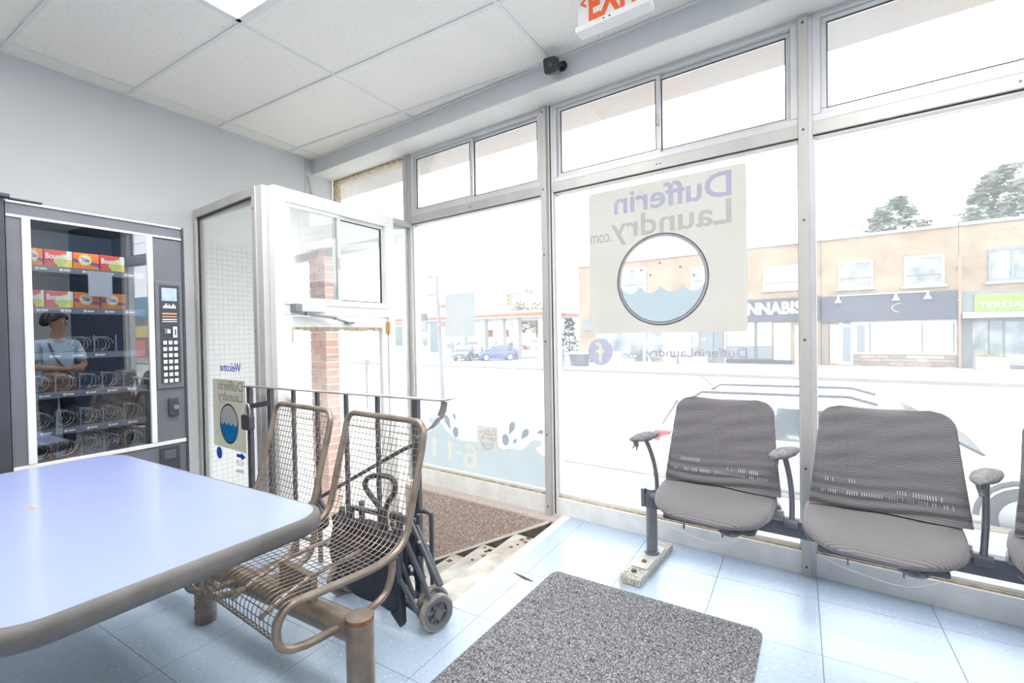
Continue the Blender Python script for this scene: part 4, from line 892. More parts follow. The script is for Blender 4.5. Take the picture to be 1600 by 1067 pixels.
def product(y0, y1, z, kind, label, h=0.078):
    x = VX-0.115; hw = (y1-y0)/2-0.002
    t = thing('detergent_box', label, 'box', (x, (y0+y1)/2, z), 0, 'laundry product boxes in the vending machine')
    MB().box(-0.03, 0.03, -hw, hw, 0.0, h).build('carton', 'box_orange' if kind == 'T' else 'box_red', t, bevel=0.0015)
    F = 0.0304
    def flat(nm, poly, mat, d=0.0): MB().prism(poly, F, F+0.0008+d, 'yz').build(nm, mat, t)
    if kind == 'T':
        flat('blue_band', [(-hw, h*0.42), (hw, h*0.22), (hw, h*0.40), (-hw, h*0.60)], 'box_blue')
        flat('yellow_burst', circle(-hw*0.1, h*0.56, hw*0.52, h*0.36, 24), 'box_yellow', 0.0006)
        flat('white_burst', circle(-hw*0.1, h*0.56, hw*0.40, h*0.25, 24), 'print_white', 0.001)
        lettering('Tide', 'box_blue', t, -hw*0.42, hw*0.22, h*0.44, h*0.70, F+0.001, F+0.0026, bold=0.02, plane='yz')
    else:
        flat('yellow_panel', [(-hw*0.1, 0), (hw, 0), (hw, h*0.9), (hw*0.2, h*0.75)], 'box_yellow')
        flat('lime_swirl', circle(hw*0.15, h*0.38, hw*0.50, h*0.30, 24), 'box_lime', 0.0004)
        flat('pale_corner', [(hw*0.62, h*0.45), (hw, h*0.45), (hw, h), (hw*0.62, h)], 'print_white', 0.0006)
        lettering('Bounce', 'print_white', t, -hw*0.9, hw*0.6, h*0.45, h*0.80, F+0.001, F+0.0026, bold=0.025, plane='yz')
    return t
ys = [gy0+0.004, 0.785, 0.890, 0.995, 1.10]
names = [('T', 'orange detergent box at the left end of the top shelf'), ('B', 'red and yellow dryer sheet box second on the top shelf'), ('T', 'orange detergent box above the paper note on the top shelf'), ('B', 'red and yellow dryer sheet box at the right end of the top shelf')]
for i, (k, l) in enumerate(names): product(ys[i], ys[i+1], SHELF[0], k, l)
names = [('B', 'yellow dryer sheet box at the left end of the second shelf'), ('B', 'red and yellow dryer sheet box second on the second shelf'), ('T', 'orange detergent box third on the second shelf, under the paper note'), ('T', 'orange detergent box at the right end of the second shelf')]
for i, (k, l) in enumerate(names): product(ys[i], ys[i+1], SHELF[1], k, l)

# ================================================================ exit sign and security camera
M('sign_white', (0.80, 0.80, 0.79), 0.4, var=0.03); M('exit_red', (0.86, 0.13, 0.03), 0.5, var=0.03)
ED = -0.75
ea0 = PS(905, 50, ED)[0]; ea1 = PS(1015, 5, ED)[0]; ez = PS(905, 58, ED)[1]
ex = sthing('exit_sign', 'white ceiling exit sign with orange red lettering', 'exit sign', (ea0+ea1)/2, ED, ez); hw = (ea1-ea0)/2
MB().box(-hw, hw, -0.012, 0.014, 0.02, 2.96-ez-0.012).build('face_plate', 'sign_white', ex, bevel=0.004)
MB().box(-hw-0.004, hw+0.01, -0.035, 0.035, 0.0, 0.03).build('base_tray', 'sign_white', ex, bevel=0.004)
MB().box(-hw*0.5, hw*0.5, -0.02, 0.02, 2.96-ez-0.02, 2.96-ez-0.001).build('ceiling_mount', 'sign_white', ex)
lettering('EXIT', 'exit_red', ex, -hw*0.66, hw*0.86, 0.042, 0.19, -0.0145, -0.0118, bold=0.03)
MB().prism([(-hw*0.92, 0.14), (-hw*0.74, 0.165), (-hw*0.74, 0.152), (-hw*0.84, 0.14), (-hw*0.74, 0.128), (-hw*0.74, 0.115)], -0.0145, -0.0118, 'xz').build('arrow', 'exit_red', ex)
for x in (-0.03, 0.0): MB().cyl((x, -0.0352, 0.015), (x, -0.038, 0.015), 0.004, 8).build('screw', 'screw', ex)
M('camera_black', (0.03, 0.03, 0.04), 0.35, var=0.2, coat=0.3); M('lens_black', (0.012, 0.012, 0.02), 0.1, var=0.1, coat=0.8)
ca, cz = PS(880, 104, -0.237)
sec = sthing('security_camera', 'small black security camera on the grey bulkhead', 'security camera', ca, -0.237, cz)
mnt = MB().cyl((0, 0.0, 0), (0, -0.012, 0), 0.030, 24).build('wall_plate', 'camera_black', sec, smooth=True)
MB().tube([(0, -0.01, 0), (-0.012, -0.035, 0.004), (-0.02, -0.055, -0.012)], 0.009, 10).build('arm', 'camera_black', sec, smooth=True)
bdm = Matrix.Translation((-0.03, -0.085, -0.022)) @ Matrix.Rotation(math.radians(14), 4, 'Z') @ Matrix.Rotation(math.radians(24), 4, 'X') @ Matrix.Scale(1.25, 4)
rings = [[tuple(bdm @ Vector((x*s, y, z*s))) for x, z in rrect(-0.034, 0.034, -0.036, 0.036, 0.014, 5)] for y, s in ((0.03, 0.8), (0.024, 1.0), (-0.028, 1.0), (-0.034, 0.93))]
MB().ring_loft(rings).build('housing', 'camera_black', sec, smooth=True)
rings = [[tuple(bdm @ Vector((x, y, z))) for x, z in rrect(-0.026, 0.026, -0.029, 0.029, 0.01, 5)] for y in (-0.033, -0.0355)]
MB().ring_loft(rings).build('front_glass', 'lens_black', sec)
rings = [[tuple(bdm @ Vector((x, y, z))) for x, z in circle(0, 0.004, 0.011, n=18)] for y in (-0.0355, -0.038)]
MB().ring_loft(rings).build('lens', M('lens_rim', (0.10, 0.10, 0.13), 0.2, var=0.1), sec)

# ================================================================ films on the glass
M_film('film_beige', (0.618, 0.60, 0.575), 0.95); M_film('film_ring', (0.47, 0.46, 0.48), 0.95); M_film('film_water', (0.545, 0.59, 0.61), 0.95)
M_film('film_blue_text', (0.58, 0.60, 0.88), 0.95, 0.55); M_film('film_grey_text', (0.66, 0.65, 0.68), 0.95, 0.58); M_film('film_grey_solo', (0.50, 0.49, 0.52), 0.95, 0.0); M_film('film_small_water', (0.80, 0.9, 0.98), 0.95, 0.5)
M_film('film_icon', (0.535, 0.53, 0.585), 0.95); M_film('film_pale', (0.66, 0.635, 0.58), 0.95)
M_film('film_wave', (0.555, 0.585, 0.597), 0.95, 0.06); M_film('film_drop', (0.45, 0.48, 0.505), 0.95, 0.0)
M_film('film_small', (0.92, 0.87, 0.78), 0.95, 0.45); M_film('film_frost', (0.615, 0.625, 0.625), 0.95, 0.02)
FD = GD-0.0012
def fp(u, v): return PS(u, v, FD)
dec = thing('window_sticker', 'large beige square window sticker of a washing machine with reversed lettering', 'sticker', wp(0, 0, 0), SK)
L_, T_ = fp(919.5, 303); R_, T2 = fp(1166, 255); _, B1 = fp(920, 520); _, B2 = fp(1166, 519)
T_ = (T_+T2)/2; B_ = (B1+B2)/2
def film(nm, poly, mat, par, lay=0): return MB().prism(poly, FD-0.0006*lay-0.0005, FD-0.0006*lay, 'xz').build(nm, mat, par)
cL, _z = fp(964, 440); cR, _z2 = fp(1109, 435); _a, cT = fp(1035, 364); _a2, cB = fp(1035, 508)
cx_, cz_ = (cL+cR)/2, (cT+cB)/2; rx_, rz_ = (cR-cL)/2, (cT-cB)/2; rr_ = (rx_+rz_)/2
# sheet with a round hole
N = 48; out = []
bx = rrect(L_, R_, B_, T_, 0.025, 5)
def ray_to_poly(ang):
    dx, dz = math.cos(ang), math.sin(ang); best = None
    for i in range(len(bx)):
        (x1, z1), (x2, z2) = bx[i], bx[(i+1) % len(bx)]; ex_, ez_ = x2-x1, z2-z1; den = dx*ez_-dz*ex_
        if abs(den) < 1e-9: continue
        t = ((x1-cx_)*ez_-(z1-cz_)*ex_)/den; s = ((x1-cx_)*dz-(z1-cz_)*dx)/den
        if t > 0 and -1e-6 <= s <= 1+1e-6 and (best is None or t < best): best = t
    return (cx_+dx*best, cz_+dz*best)
angs = sorted(set([2*PI*i/96 for i in range(96)] + [math.atan2(z-cz_, x-cx_) % (2*PI) for x, z in bx]))
sh = MB(); n = len(angs)
oo = [ray_to_poly(a) for a in angs]; ii = [(cx_+rr_*0.97*math.cos(a), cz_+rr_*0.97*math.sin(a)) for a in angs]
for (y) in (FD-0.0005, FD): sh.v += [(x, y, z) for x, z in oo] + [(x, y, z) for x, z in ii]
for i in range(n):
    j = (i+1) % n; sh.f += [(i, j, n+j, n+i), (2*n+i, 3*n+i, 3*n+j, 2*n+j), (i, 2*n+i, 2*n+j, j), (n+i, n+j, 3*n+j, 3*n+i)]
sh.build('sheet', 'film_beige', dec)
annulus(MB(), cx_, cz_, rr_, rr_, rr_*0.085, FD-0.0012, FD-0.0006, 72).build('porthole_ring', 'film_ring', dec)
# water with scalloped crest
wl_, wz = fp(970, 445); ri = rr_*0.93; zw = fp(1035, 446)[1]
def water(cx, cz, r, zw, sc=4, n=48):
    hw_ = math.sqrt(max(0, r*r-(zw-cz)**2)); top = []
    for i in range(n+1):
        x = hw_-2*hw_*i/n; ph = (i/n*sc) % 1.0; top.append((cx+x, zw-0.16*r*math.sin(PI*ph)))
    a0 = math.atan2(zw-cz, -hw_); a0 = a0 if a0 > 0 else a0+2*PI; a1 = 2*PI+math.atan2(zw-cz, hw_)
    if a1 > 2*PI+PI/2: a1 -= 2*PI
    low = [(cx+r*math.cos(a0+(a1-a0)*i/n), cz+r*math.sin(a0+(a1-a0)*i/n)) for i in range(1, n)]
    return top+low
film('water', water(cx_, cz_, ri, zw), 'film_water', dec, 1)
for u, v in ((1002, 422), (1031, 411), (1063, 417), (1084, 430), (1016, 430)):
    a, z = fp(u, v); film('bubble', circle(a, z, 0.008, n=16), 'film_ring', dec, 1)
def seg_text(txt, u0, u1, vt, vb, mat, par, bold=0.0, lay=1, uref=None):
    a0, _ = fp(u0, (vt+vb)/2); a1, _ = fp(u1, (vt+vb)/2); ur = uref or u1
    zt = fp(ur, vt)[1]; zb = fp(ur, vb)[1]
    return lettering(txt, mat, par, min(a0, a1), max(a0, a1), zb, zt, FD-0.0006*lay-0.0005, FD-0.0006*lay, mirror=True, bold=bold)
seg_text('Dufferin', 959, 1143, 264, 305, 'film_blue_text', dec, 0.018)
seg_text('Laundry', 954, 1143, 309, 360, 'film_grey_text', dec, 0.015)
seg_text('.com', 923, 956, 366, 380, 'film_grey_text', dec, 0.012, uref=940)
ic = thing('social_icon_sticker', 'round lilac sticker with a reversed letter f below the big sticker', 'sticker', wp(0, 0, 0), SK)
ia, iz = fp(938, 549.5); ir = (fp(957, 549)[0]-fp(919, 549)[0])/2
# a bold f, drawn as read from the street, so reversed from in here
fpts = [(-0.13, -0.80), (0.13, -0.80), (0.13, -0.10), (0.36, -0.10), (0.40, 0.16), (0.13, 0.16), (0.13, 0.34), (0.17, 0.44), (0.27, 0.47), (0.42, 0.47), (0.42, 0.70), (0.20, 0.71), (0.02, 0.66), (-0.09, 0.54), (-0.13, 0.36), (-0.13, 0.16), (-0.32, 0.16), (-0.32, -0.10), (-0.13, -0.10)]
floop = [(ia-x*ir, iz+y*ir) for x, y in fpts]
fill2d('disc', [circle(ia, iz, ir, n=48), floop], 'film_icon', ic, FD-0.0005, FD)
fill2d('letter', [floop], 'film_pale', ic, FD-0.0005, FD)
wt = thing('web_address_lettering', 'reversed grey web address lettering on the glass under the big sticker', 'lettering', wp(0, 0, 0), SK)
seg_text('DufferinLaundry', 1010, 1168, 544, 564, 'film_grey_solo', wt, 0.01, 0); seg_text('.com', 972, 1000, 552, 561, 'film_grey_solo', wt, 0.01, 0)
# wave film along the foot of the left bay
wv = thing('wave_film', 'pale blue wave shaped film with opening hours on the left window', 'sticker', wp(0, 0, 0), SK)
foot = 0.146
crest = [(852, 715), (842, 706), (838, 700), (845, 696), (848, 692), (845, 688), (836, 687), (828, 690), (822, 698), (812, 703), (800, 700), (786, 702), (778, 697), (770, 692), (756, 691), (740, 689), (722, 688), (708, 682), (698, 672), (690, 661), (682, 654), (672, 652), (668, 656), (676, 664), (674, 672), (666, 676), (648, 678)]
sa0, sz1 = fp(745, 664); sa1, _ = fp(778, 669); _, sz0 = fp(760, 706)
pl2 = []
for u, v in crest:
    a, z = fp(u, v)
    if u == 770: pl2 += [(sa1, z), (sa1, sz0), (sa0, sz0), (sa0, fp(745, 690)[1])]
    elif u == 756: continue
    else: pl2.append((a, z))
pl2 = pl2; aL = -3.115; aR = -1.80
poly = [(aR, foot), (aR, pl2[0][1])] + [(min(max(a, aL), aR), z) for a, z in pl2] + [(aL, pl2[-1][1]), (aL, foot)]
WAVE = poly
def drop(u, v, s, ang):
    a, z = fp(u, v); pts = []
    for i in range(20):
        t = 2*PI*i/20; r = s*(1.0 if math.cos(t) < 0.3 else 1.0+0.9*(math.cos(t)-0.3)); x = r*math.cos(t); y = 0.62*s*math.sin(t)*(1 if math.cos(t) < 0.3 else 1-0.9*(math.cos(t)-0.3))
        pts.append((a+x*math.cos(ang)-y*math.sin(ang), z+x*math.sin(ang)+y*math.cos(ang)))
    film('droplet', pts, 'film_drop', wv, 1)
for u, v, s, a in ((800, 667, 0.045, -2.0), (821, 677, 0.042, -2.3), (805, 689, 0.022, -2.2), (845, 675, 0.025, 3.4), (710, 650, 0.025, -1.2), (699, 657, 0.05, -1.1)): drop(u, v, s, a)
for u, v in ((712, 675), (790, 687)):
    a, z = fp(u, v); film('round_mark', circle(a, z, 0.034, 0.045, 24), 'film_drop', wv, 1)
sa0, sz1 = fp(745, 664); sa1, _ = fp(778, 669); _, sz0 = fp(760, 706)
def box_px(u0, u1, vt, vb): a0 = fp(u0, (vt+vb)/2)[0]; a1 = fp(u1, (vt+vb)/2)[0]; um = (u0+u1)/2; return a0, a1, fp(um, vb)[1], fp(um, vt)[1]
def glyph(pts, bx_): a0, a1, z0, z1 = bx_; return [(a1-(a1-a0)*x, z0+(z1-z0)*y) for x, y in pts]     # reversed
def arc(cx, cy, rx, ry, t0, t1, n=14): return [(cx+rx*math.cos(t0+(t1-t0)*i/n), cy+ry*math.sin(t0+(t1-t0)*i/n)) for i in range(n+1)]
six_o = arc(0.5, 0.33, 0.5, 0.33, -PI, PI/2, 20)[:-1] + arc(0.5, 0.33, 0.42, 0.31, PI/2, PI*0.72, 4) + [(0.26, 0.72), (0.42, 0.85), (0.62, 0.86), (0.86, 0.80), (0.9, 0.97)] + arc(0.58, 0.60, 0.56, 0.40, PI*0.45, PI*0.95, 8)
six_i = arc(0.5, 0.33, 0.25, 0.17, 0, 2*PI, 20)[:-1]
one = [(0.38, 0.0), (0.72, 0.0), (0.72, 1.0), (0.45, 1.0), (0.10, 0.80), (0.18, 0.66), (0.38, 0.78)]
b6 = box_px(724, 745, 694, 732); b1 = box_px(697, 710, 688, 719); b2 = box_px(673, 686, 683, 713); bd = box_px(713, 721, 706, 710)
G6o, G6i, G1, G2, GD_ = glyph(six_o, b6), glyph(six_i, b6), glyph(one, b1), glyph(one, b2), glyph(rect(0, 1, 0, 1), bd)
fill2d('wave', [WAVE, G6o, G1, G2, GD_], 'film_wave', wv, FD-0.0005, FD)
fill2d('numeral', [G6o, G6i], 'film_pale', wv, FD-0.0005, FD); fill2d('numeral_core', [G6i], 'film_wave', wv, FD-0.0005, FD)
for g_ in (G1, G2, GD_): fill2d('numeral', [g_], 'film_pale', wv, FD-0.0005, FD)
sm = thing('small_shop_sticker', 'small square beige sticker with a porthole picture on the wave film', 'sticker', wp(0, 0, 0), SK)
a0, z1 = fp(745, 664); a1, _ = fp(778, 669); _, z0 = fp(760, 706)
film('sheet', rect(a0, a1, z0, z1), 'film_beige', sm, 0)
acx, acz, arr = (a0+a1)/2, z0+(z1-z0)*0.40, (a1-a0)*0.30
annulus(MB(), acx, acz, arr, arr, arr*0.12, FD-0.0025, FD-0.0019, 36).build('porthole_ring', 'film_grey_text', sm)
film('water', water(acx, acz, arr*0.9, acz), 'film_small_water', sm, 3)
lettering('Dufferin', 'film_grey_text', sm, a0+0.02, a1-0.02, z1-0.065, z1-0.02, FD-0.0025, FD-0.0019, mirror=True, bold=0.01)
lettering('Laundry', 'film_grey_text', sm, a0+0.02, a1-0.02, z1-0.115, z1-0.07, FD-0.0025, FD-0.0019, mirror=True, bold=0.01)
lettering('Welcome', 'film_grey_solo', sm, a0+0.04, a1-0.03, z1+0.01, z1+0.045, FD-0.0025, FD-0.0019, mirror=True, bold=0.01)
fs = thing('frosted_sheet', 'plain pale grey sheet stuck on the left window above the parked cars', 'sticker', wp(0, 0, 0), SK)
a0, z1 = fp(695, 460); a1, _ = fp(742, 460); _, z0 = fp(715, 526)
film('sheet', rrect(a0, a1, z0, z1, 0.02), 'film_frost', fs, 0)
# stickers on the side panel of the entry box
M_film('deco_faint', (0.72, 0.72, 0.72), 0.3); M_film('deco_beige', (0.90, 0.88, 0.79), 0.3); M_film('deco_grey', (0.58, 0.58, 0.54), 0.3); M_film('deco_blue', (0.07, 0.19, 0.75), 0.3); M_film('deco_cyan', (0.04, 0.40, 0.9), 0.3); M_film('deco_dark', (0.10, 0.09, 0.10), 0.3); M_film('deco_white', (0.9, 0.91, 0.92), 0.3)
PF = PD-0.0048
ps = thing('welcome_sticker', 'welcome sticker with blue porthole picture on the entry box panel', 'sticker', wp(0, 0, 0), SK)
def pf(u, v): return PS(u, v, PF)
def pfilm(nm, poly, mat, lay=0, par=None): return MB().prism(poly, PF-0.0006*lay-0.0005, PF-0.0006*lay, 'xz').build(nm, mat, par or ps)
def ptext(s, u0, u1, vt, vb, mat, bold=0.0, lay=1, par=None, uref=None):
    a0, _ = pf(u0, (vt+vb)/2); a1, _ = pf(u1, (vt+vb)/2); ur = uref or u1; zt = pf(ur, vt)[1]; zb = pf(ur, vb)[1]
    return lettering(s, mat, par or ps, a0, a1, zb, zt, PF-0.0006*lay-0.0005, PF-0.0006*lay, mirror=True, bold=bold)
a0, z1 = pf(332, 591); a1, _ = pf(383, 600); _, z0 = pf(334, 694)
pfilm('sheet', rect(a0, a1, z0, z1), 'deco_beige')
ptext('Dufferin', 341, 379, 597, 613, 'deco_grey', 0.01); ptext('Laundry', 341, 379, 615, 634, 'deco_grey', 0.01)
ptext('Welcome', 344, 376, 568, 582, 'deco_blue', 0.012)
c0, c1 = pf(344, 660)[0], pf(372.5, 662)[0]; ct_, cb_ = pf(358, 629)[1], pf(358, 695)[1]
cc, cz2 = (c0+c1)/2, (ct_+cb_)/2; cr = (c1-c0)/2
pfilm('porthole', circle(cc, cz2, cr, n=48), 'deco_dark', 1); pfilm('suds', circle(cc, cz2, cr*0.92, n=48), 'deco_white', 2)
pfilm('water', water(cc, cz2, cr*0.92, cz2+0.01), 'deco_cyan', 3)
for u, v in ((352, 650), (358, 645), (363, 655), (355, 657)): a, z = pf(u, v); pfilm('bubble', circle(a, z, 0.006, n=12), 'deco_beige', 3)
dsk = thing('blue_dot_sticker', 'plain blue round sticker at the foot of the entry box panel', 'sticker', wp(0, 0, 0), SK)
a, z = pf(343, 707); pfilm('disc', circle(a, z, 0.045, n=32), 'deco_blue', 0, dsk)
vp = thing('arrow_sticker', 'small blue arrow and reversed lettering beside the blue dot', 'sticker', wp(0, 0, 0), SK)
a0, z0 = pf(370, 711); a1, _ = pf(384, 713)
pfilm('arrow', [(a0, z0-0.012), (a0+(a1-a0)*0.5, z0-0.012), (a0+(a1-a0)*0.5, z0-0.028), (a1, z0), (a0+(a1-a0)*0.5, z0+0.028), (a0+(a1-a0)*0.5, z0+0.012), (a0, z0+0.012)], 'deco_blue', 0, vp)
ptext('V.I.P.', 369, 381, 721, 730, 'deco_grey', 0.01, 0, vp)
for k in range(7):
    a, z = pf(369.5+1.8*k, 735+0.25*k); pfilm('faint_print', rect(a, a+0.011, z-0.012, z+0.010), 'deco_faint', 0, vp)
# ================================================================ the street
ZR, ZS, FDP = -1.25, -1.10, 34.5        # road, far pavement, far facade
M('asphalt', (0.50, 0.50, 0.50), 0.9, var=0.10, scale=0.6, detail=6); M('concrete', (0.36, 0.345, 0.33), 0.9, var=0.12, scale=1.2, detail=6); M('kerb', (0.20, 0.165, 0.135), 0.9, var=0.15, scale=2)
def street(d0): return [(d0, -0.95), (d0, -0.60), (3.85, -0.78), (3.9, -1.0), (12.0, ZR), (25.0, ZR), (25.0, -1.7), (d0, -1.7)]
gr = MB().prism(street(0.085), -3.2, 130.0, 'yz').prism(street(0.35), -90.0, -3.2, 'yz')
struct(splace(gr.build('road', 'asphalt')), 'bright wide asphalt street outside the shop window', 'road')
struct(splace(MB().prism([(25.0, -1.6), (25.0, ZS), (25.3, ZS), (25.35, ZS+0.005), (FDP+0.2, ZS+0.01), (FDP+0.2, -1.6)], -16.5, 130.0, 'yz').build('pavement', 'concrete')), 'pale pavement in front of the brick shops across the street', 'pavement')
struct(splace(MB().prism([(24.85, -1.4), (24.85, ZS+0.01), (25.05, ZS+0.015), (25.05, -1.4)], -16.5, 130.0, 'yz').build('kerb', 'kerb')), 'brownish kerb stone along the pavement across the street', 'kerb')
struct(splace(MB().box(-130, -16.5, 25.0, 140, -1.6, ZR+0.01).build('forecourt', 'asphalt')), 'pale forecourt and side street ground around the filling station', 'ground')
struct(splace(MB().prism([(3.72, -0.95), (3.72, -0.76), (3.9, -0.765), (3.92, -1.05)], -40.0, 60.0, 'yz').build('kerb_near', 'kerb')), 'low kerb at the edge of the near pavement outside the window', 'kerb')

# ---------------------------------------------------------------- brick shops across the street
M_brick('brick_yellow', (0.265, 0.19, 0.125), (0.20, 0.135, 0.082), (0.30, 0.25, 0.20), 'xz', 0.22, 0.075)
M('fascia_dark', (0.04, 0.045, 0.065), 0.6, var=0.2, scale=2); M('fascia_grey', (0.14, 0.155, 0.165), 0.7, var=0.15, scale=2)
M('shop_glass_dark', (0.09, 0.105, 0.12), 0.08, var=0.5, scale=1.3, col2=(0.26, 0.27, 0.27), detail=5); M('blind_white', (0.40, 0.405, 0.405), 0.8, var=0.05)
M('shop_white', (0.42, 0.42, 0.41), 0.6, var=0.06); M('stone_base', (0.20, 0.165, 0.14), 0.9, var=0.3, scale=3); M('coping', (0.27, 0.265, 0.26), 0.8, var=0.1); M('sign_green', (0.15, 0.27, 0.03), 0.5, var=0.05); M('letter_pale', (0.36, 0.42, 0.24), 0.5, var=0.03)
M('house_grey', (0.15, 0.17, 0.19), 0.6, var=0.15); M('pipe_brown', (0.28, 0.19, 0.13), 0.7, var=0.2); M('dark_line', (0.10, 0.10, 0.11), 0.7, var=0.2)
def F(u, v, d=FDP): return PS(u, v, d)
ZROOF = (F(1600, 341)[1]+F(1170, 390)[1])/2
aA0, aAB, aBC = F(905, 520)[0], F(1283, 520)[0], F(1498, 520)[0]
def building(name, label, a0, a1, wallmat='brick_yellow', roof=ZROOF, dep=12):
    b = sthing(name, label, 'building', 0, 0, 0)
    MB().box(a0, a1, FDP, FDP+dep, ZS, roof).build('wall', wallmat, b)
    MB().box(a0-0.05, a1+0.05, FDP-0.12, FDP+dep+0.05, roof, roof+0.18).build('coping', 'coping', b)
    return b
def fr_(par, nm, mat, uL, vT, uR, vB, d=0.06, t=0.06, dpt=FDP):
    a0 = F(uL, (vT+vB)/2)[0]; a1 = F(uR, (vT+vB)/2)[0]; um = (uL+uR)/2
    z1 = F(um, vT)[1]; z0 = F(um, vB)[1]
    return MB().box(a0, a1, dpt-d, dpt-d+t+0.001, z0, z1).build(nm, mat, par)
def win(par, uL, vT, uR, vB, cols=1, rows=(0.5,), frame='shop_white', pane='shop_glass_dark', sill=True):
    a0 = F(uL, (vT+vB)/2)[0]; a1 = F(uR, (vT+vB)/2)[0]; um = (uL+uR)/2; z1 = F(um, vT)[1]; z0 = F(um, vB)[1]; w = 0.12; d0 = FDP-0.09
    m = MB(); m.box(a0, a1, d0, FDP, z0, z0+w); m.box(a0, a1, d0, FDP, z1-w, z1); m.box(a0, a0+w, d0, FDP, z0+w, z1-w); m.box(a1-w, a1, d0, FDP, z0+w, z1-w)
    for k in range(1, cols): x = a0+(a1-a0)*k/cols; m.box(x-0.05, x+0.05, d0, FDP, z0+w, z1-w)
    f = m.build('window', frame, par)
    zs = [z0+w]+[z0+(z1-z0)*r for r in rows]+[z1-w]
    for r in range(len(zs)-1):
        MB().box(a0+w, a1-w, FDP-0.04, FDP+0.01, zs[r], zs[r+1]-(0.07 if r < len(zs)-2 else 0)).build('pane', pane, f)
    if sill: MB().box(a0-0.15, a1+0.15, FDP-0.16, FDP, z0-0.14, z0).build('window_sill', 'coping', f)
    return f
bA = building('brick_shop_block', 'yellow brick shop block with black cannabis fascia across the street', aA0, aAB)
win(bA, 1193, 415, 1252, 452, 1, (0.3,), pane='blind_white')
win(bA, 960, 420, 1010, 462, 1, (0.4,)); win(bA, 1080, 416, 1130, 452, 1, (0.4,))
fr_(bA, 'fascia', 'fascia_dark', 1128, 467, 1282, 502, 0.25, 0.25)
a0, a1 = F(1137, 483)[0], F(1254, 483)[0]
lettering('CANNABIS', 'shop_white', bA, a0, a1, F(1200, 492)[1], F(1200, 472.5)[1], FDP-0.31, FDP-0.255, bold=0.045)
fr_(bA, 'fascia', 'fascia_grey', 912, 495, 1126, 514, 0.2, 0.2)
for uL, uR, vT, vB, mt in ((1136, 1179, 503, 541, 'blind_white'), (1183, 1206, 503, 541, 'blind_white'), (1136, 1179, 542, 560, 'house_grey'), (1183, 1206, 542, 560, 'house_grey')): fr_(bA, 'shop_pane', mt, uL, vT, uR, vB, 0.05)
fr_(bA, 'mullion', 'dark_line', 1180, 502, 1183, 561, 0.1, 0.1); fr_(bA, 'shop_door', M('door_pale', (0.27, 0.29, 0.29), 0.4, var=0.1), 1209, 504, 1236, 571, 0.06); fr_(bA, 'shop_door', 'shop_white', 1242, 508, 1262, 572, 0.06)
fr_(bA, 'plinth', 'fascia_dark', 1134, 562, 1238, 572, 0.12, 0.12); fr_(bA, 'pier', 'fascia_grey', 1116, 514, 1131, 570, 0.12, 0.12); fr_(bA, 'pier', 'shop_white', 1132, 502, 1135, 573, 0.12, 0.12)
for uL, uR in ((937, 951), (954, 982), (985, 1005), (1009, 1013), (1018, 1036)): fr_(bA, 'shop_pane', 'shop_glass_dark', uL, 519, uR, 549 if uR < 985 else 560, 0.05)
for uL, uR in ((932, 936.5), (951, 954), (982, 985), (1005, 1009), (1013, 1018), (1036, 1080)): fr_(bA, 'pier', 'shop_white', uL, 514, uR, 566, 0.08, 0.08)
fr_(bA, 'stall_riser', 'shop_white', 936, 549, 984, 566, 0.07, 0.07)
for u in (1022, 1031): fr_(bA, 'paper_notice', 'print_white', u-3, 527, u+3, 538, 0.07, 0.02)
d_ = fr_(bA, 'shop_pane', 'shop_glass_dark', 1080, 518, 1092, 556, 0.05); d_ = fr_(bA, 'shop_door', 'house_grey', 1095, 516, 1115, 562, 0.06); fr_(bA, 'door_sign', 'print_white', 1099, 528, 1103, 531, 0.09, 0.02)
bB = building('brick_shop_house', 'yellow brick shop with dark blue fascia and white window blinds', aAB+0.02, aBC)
win(bB, 1310, 408, 1364, 450, 1, (0.38,)); win(bB, 1412, 399, 1475, 446, 1, (0.36,))
fr_(bB, 'fascia', 'fascia_dark', 1284, 459, 1496, 501, 0.25, 0.25)
fr_(bB, 'pier', 'stone_base', 1284, 502, 1295, 576, 0.1, 0.1)
fr_(bB, 'shop_door', 'shop_white', 1297, 507, 1311, 568, 0.05); fr_(bB, 'door_frame', 'shop_white', 1311, 503, 1333, 570, 0.05); fr_(bB, 'glass_door', 'house_grey', 1317, 511, 1329, 564, 0.09); fr_(bB, 'transom_light', 'house_grey', 1317, 503, 1329, 507, 0.09)
fr_(bB, 'display_frame', 'shop_white', 1333, 500, 1495, 554, 0.06); fr_(bB, 'side_pane', 'house_grey', 1339, 508, 1351, 550, 0.09)
for uL, uR in ((1360, 1394), (1396, 1418), (1424, 1440), (1442, 1489)): fr_(bB, 'blind', 'blind_white', uL, 504, uR, 551, 0.10)
for u in (1359, 1440.5, 1490): fr_(bB, 'blind_gap', 'dark_line', u-0.6, 505, u+0.6, 550, 0.11, 0.03)
base = fr_(bB, 'stone_base', 'stone_base', 1333, 555, 1496, 576, 0.10, 0.10)
a0 = F(1333, 565)[0]; a1 = F(1496, 565)[0]; z0 = F(1415, 576)[1]; z1 = F(1415, 555)[1]; sm_ = {}
for r in range(4):                       # split-faced stones of the base
    x = a0+0.02+(0.35 if r % 2 else 0)
    while x < a1-0.25:
        w = random.choice((0.5, 0.62, 0.8, 0.95)); w = min(w, a1-x-0.02); mt = random.choice(('stone_a', 'stone_b', 'stone_c'))
        M('stone_a', (0.26, 0.20, 0.17), 0.9, var=0.2, scale=4); M('stone_b', (0.20, 0.15, 0.125), 0.9, var=0.2, scale=4); M('stone_c', (0.30, 0.26, 0.235), 0.9, var=0.2, scale=4)
        MB().box(x, x+w-0.03, FDP-0.14, FDP-0.09, z0+(z1-z0)*r/4+0.012, z0+(z1-z0)*(r+1)/4-0.012).build('stone', mt, base); x += w
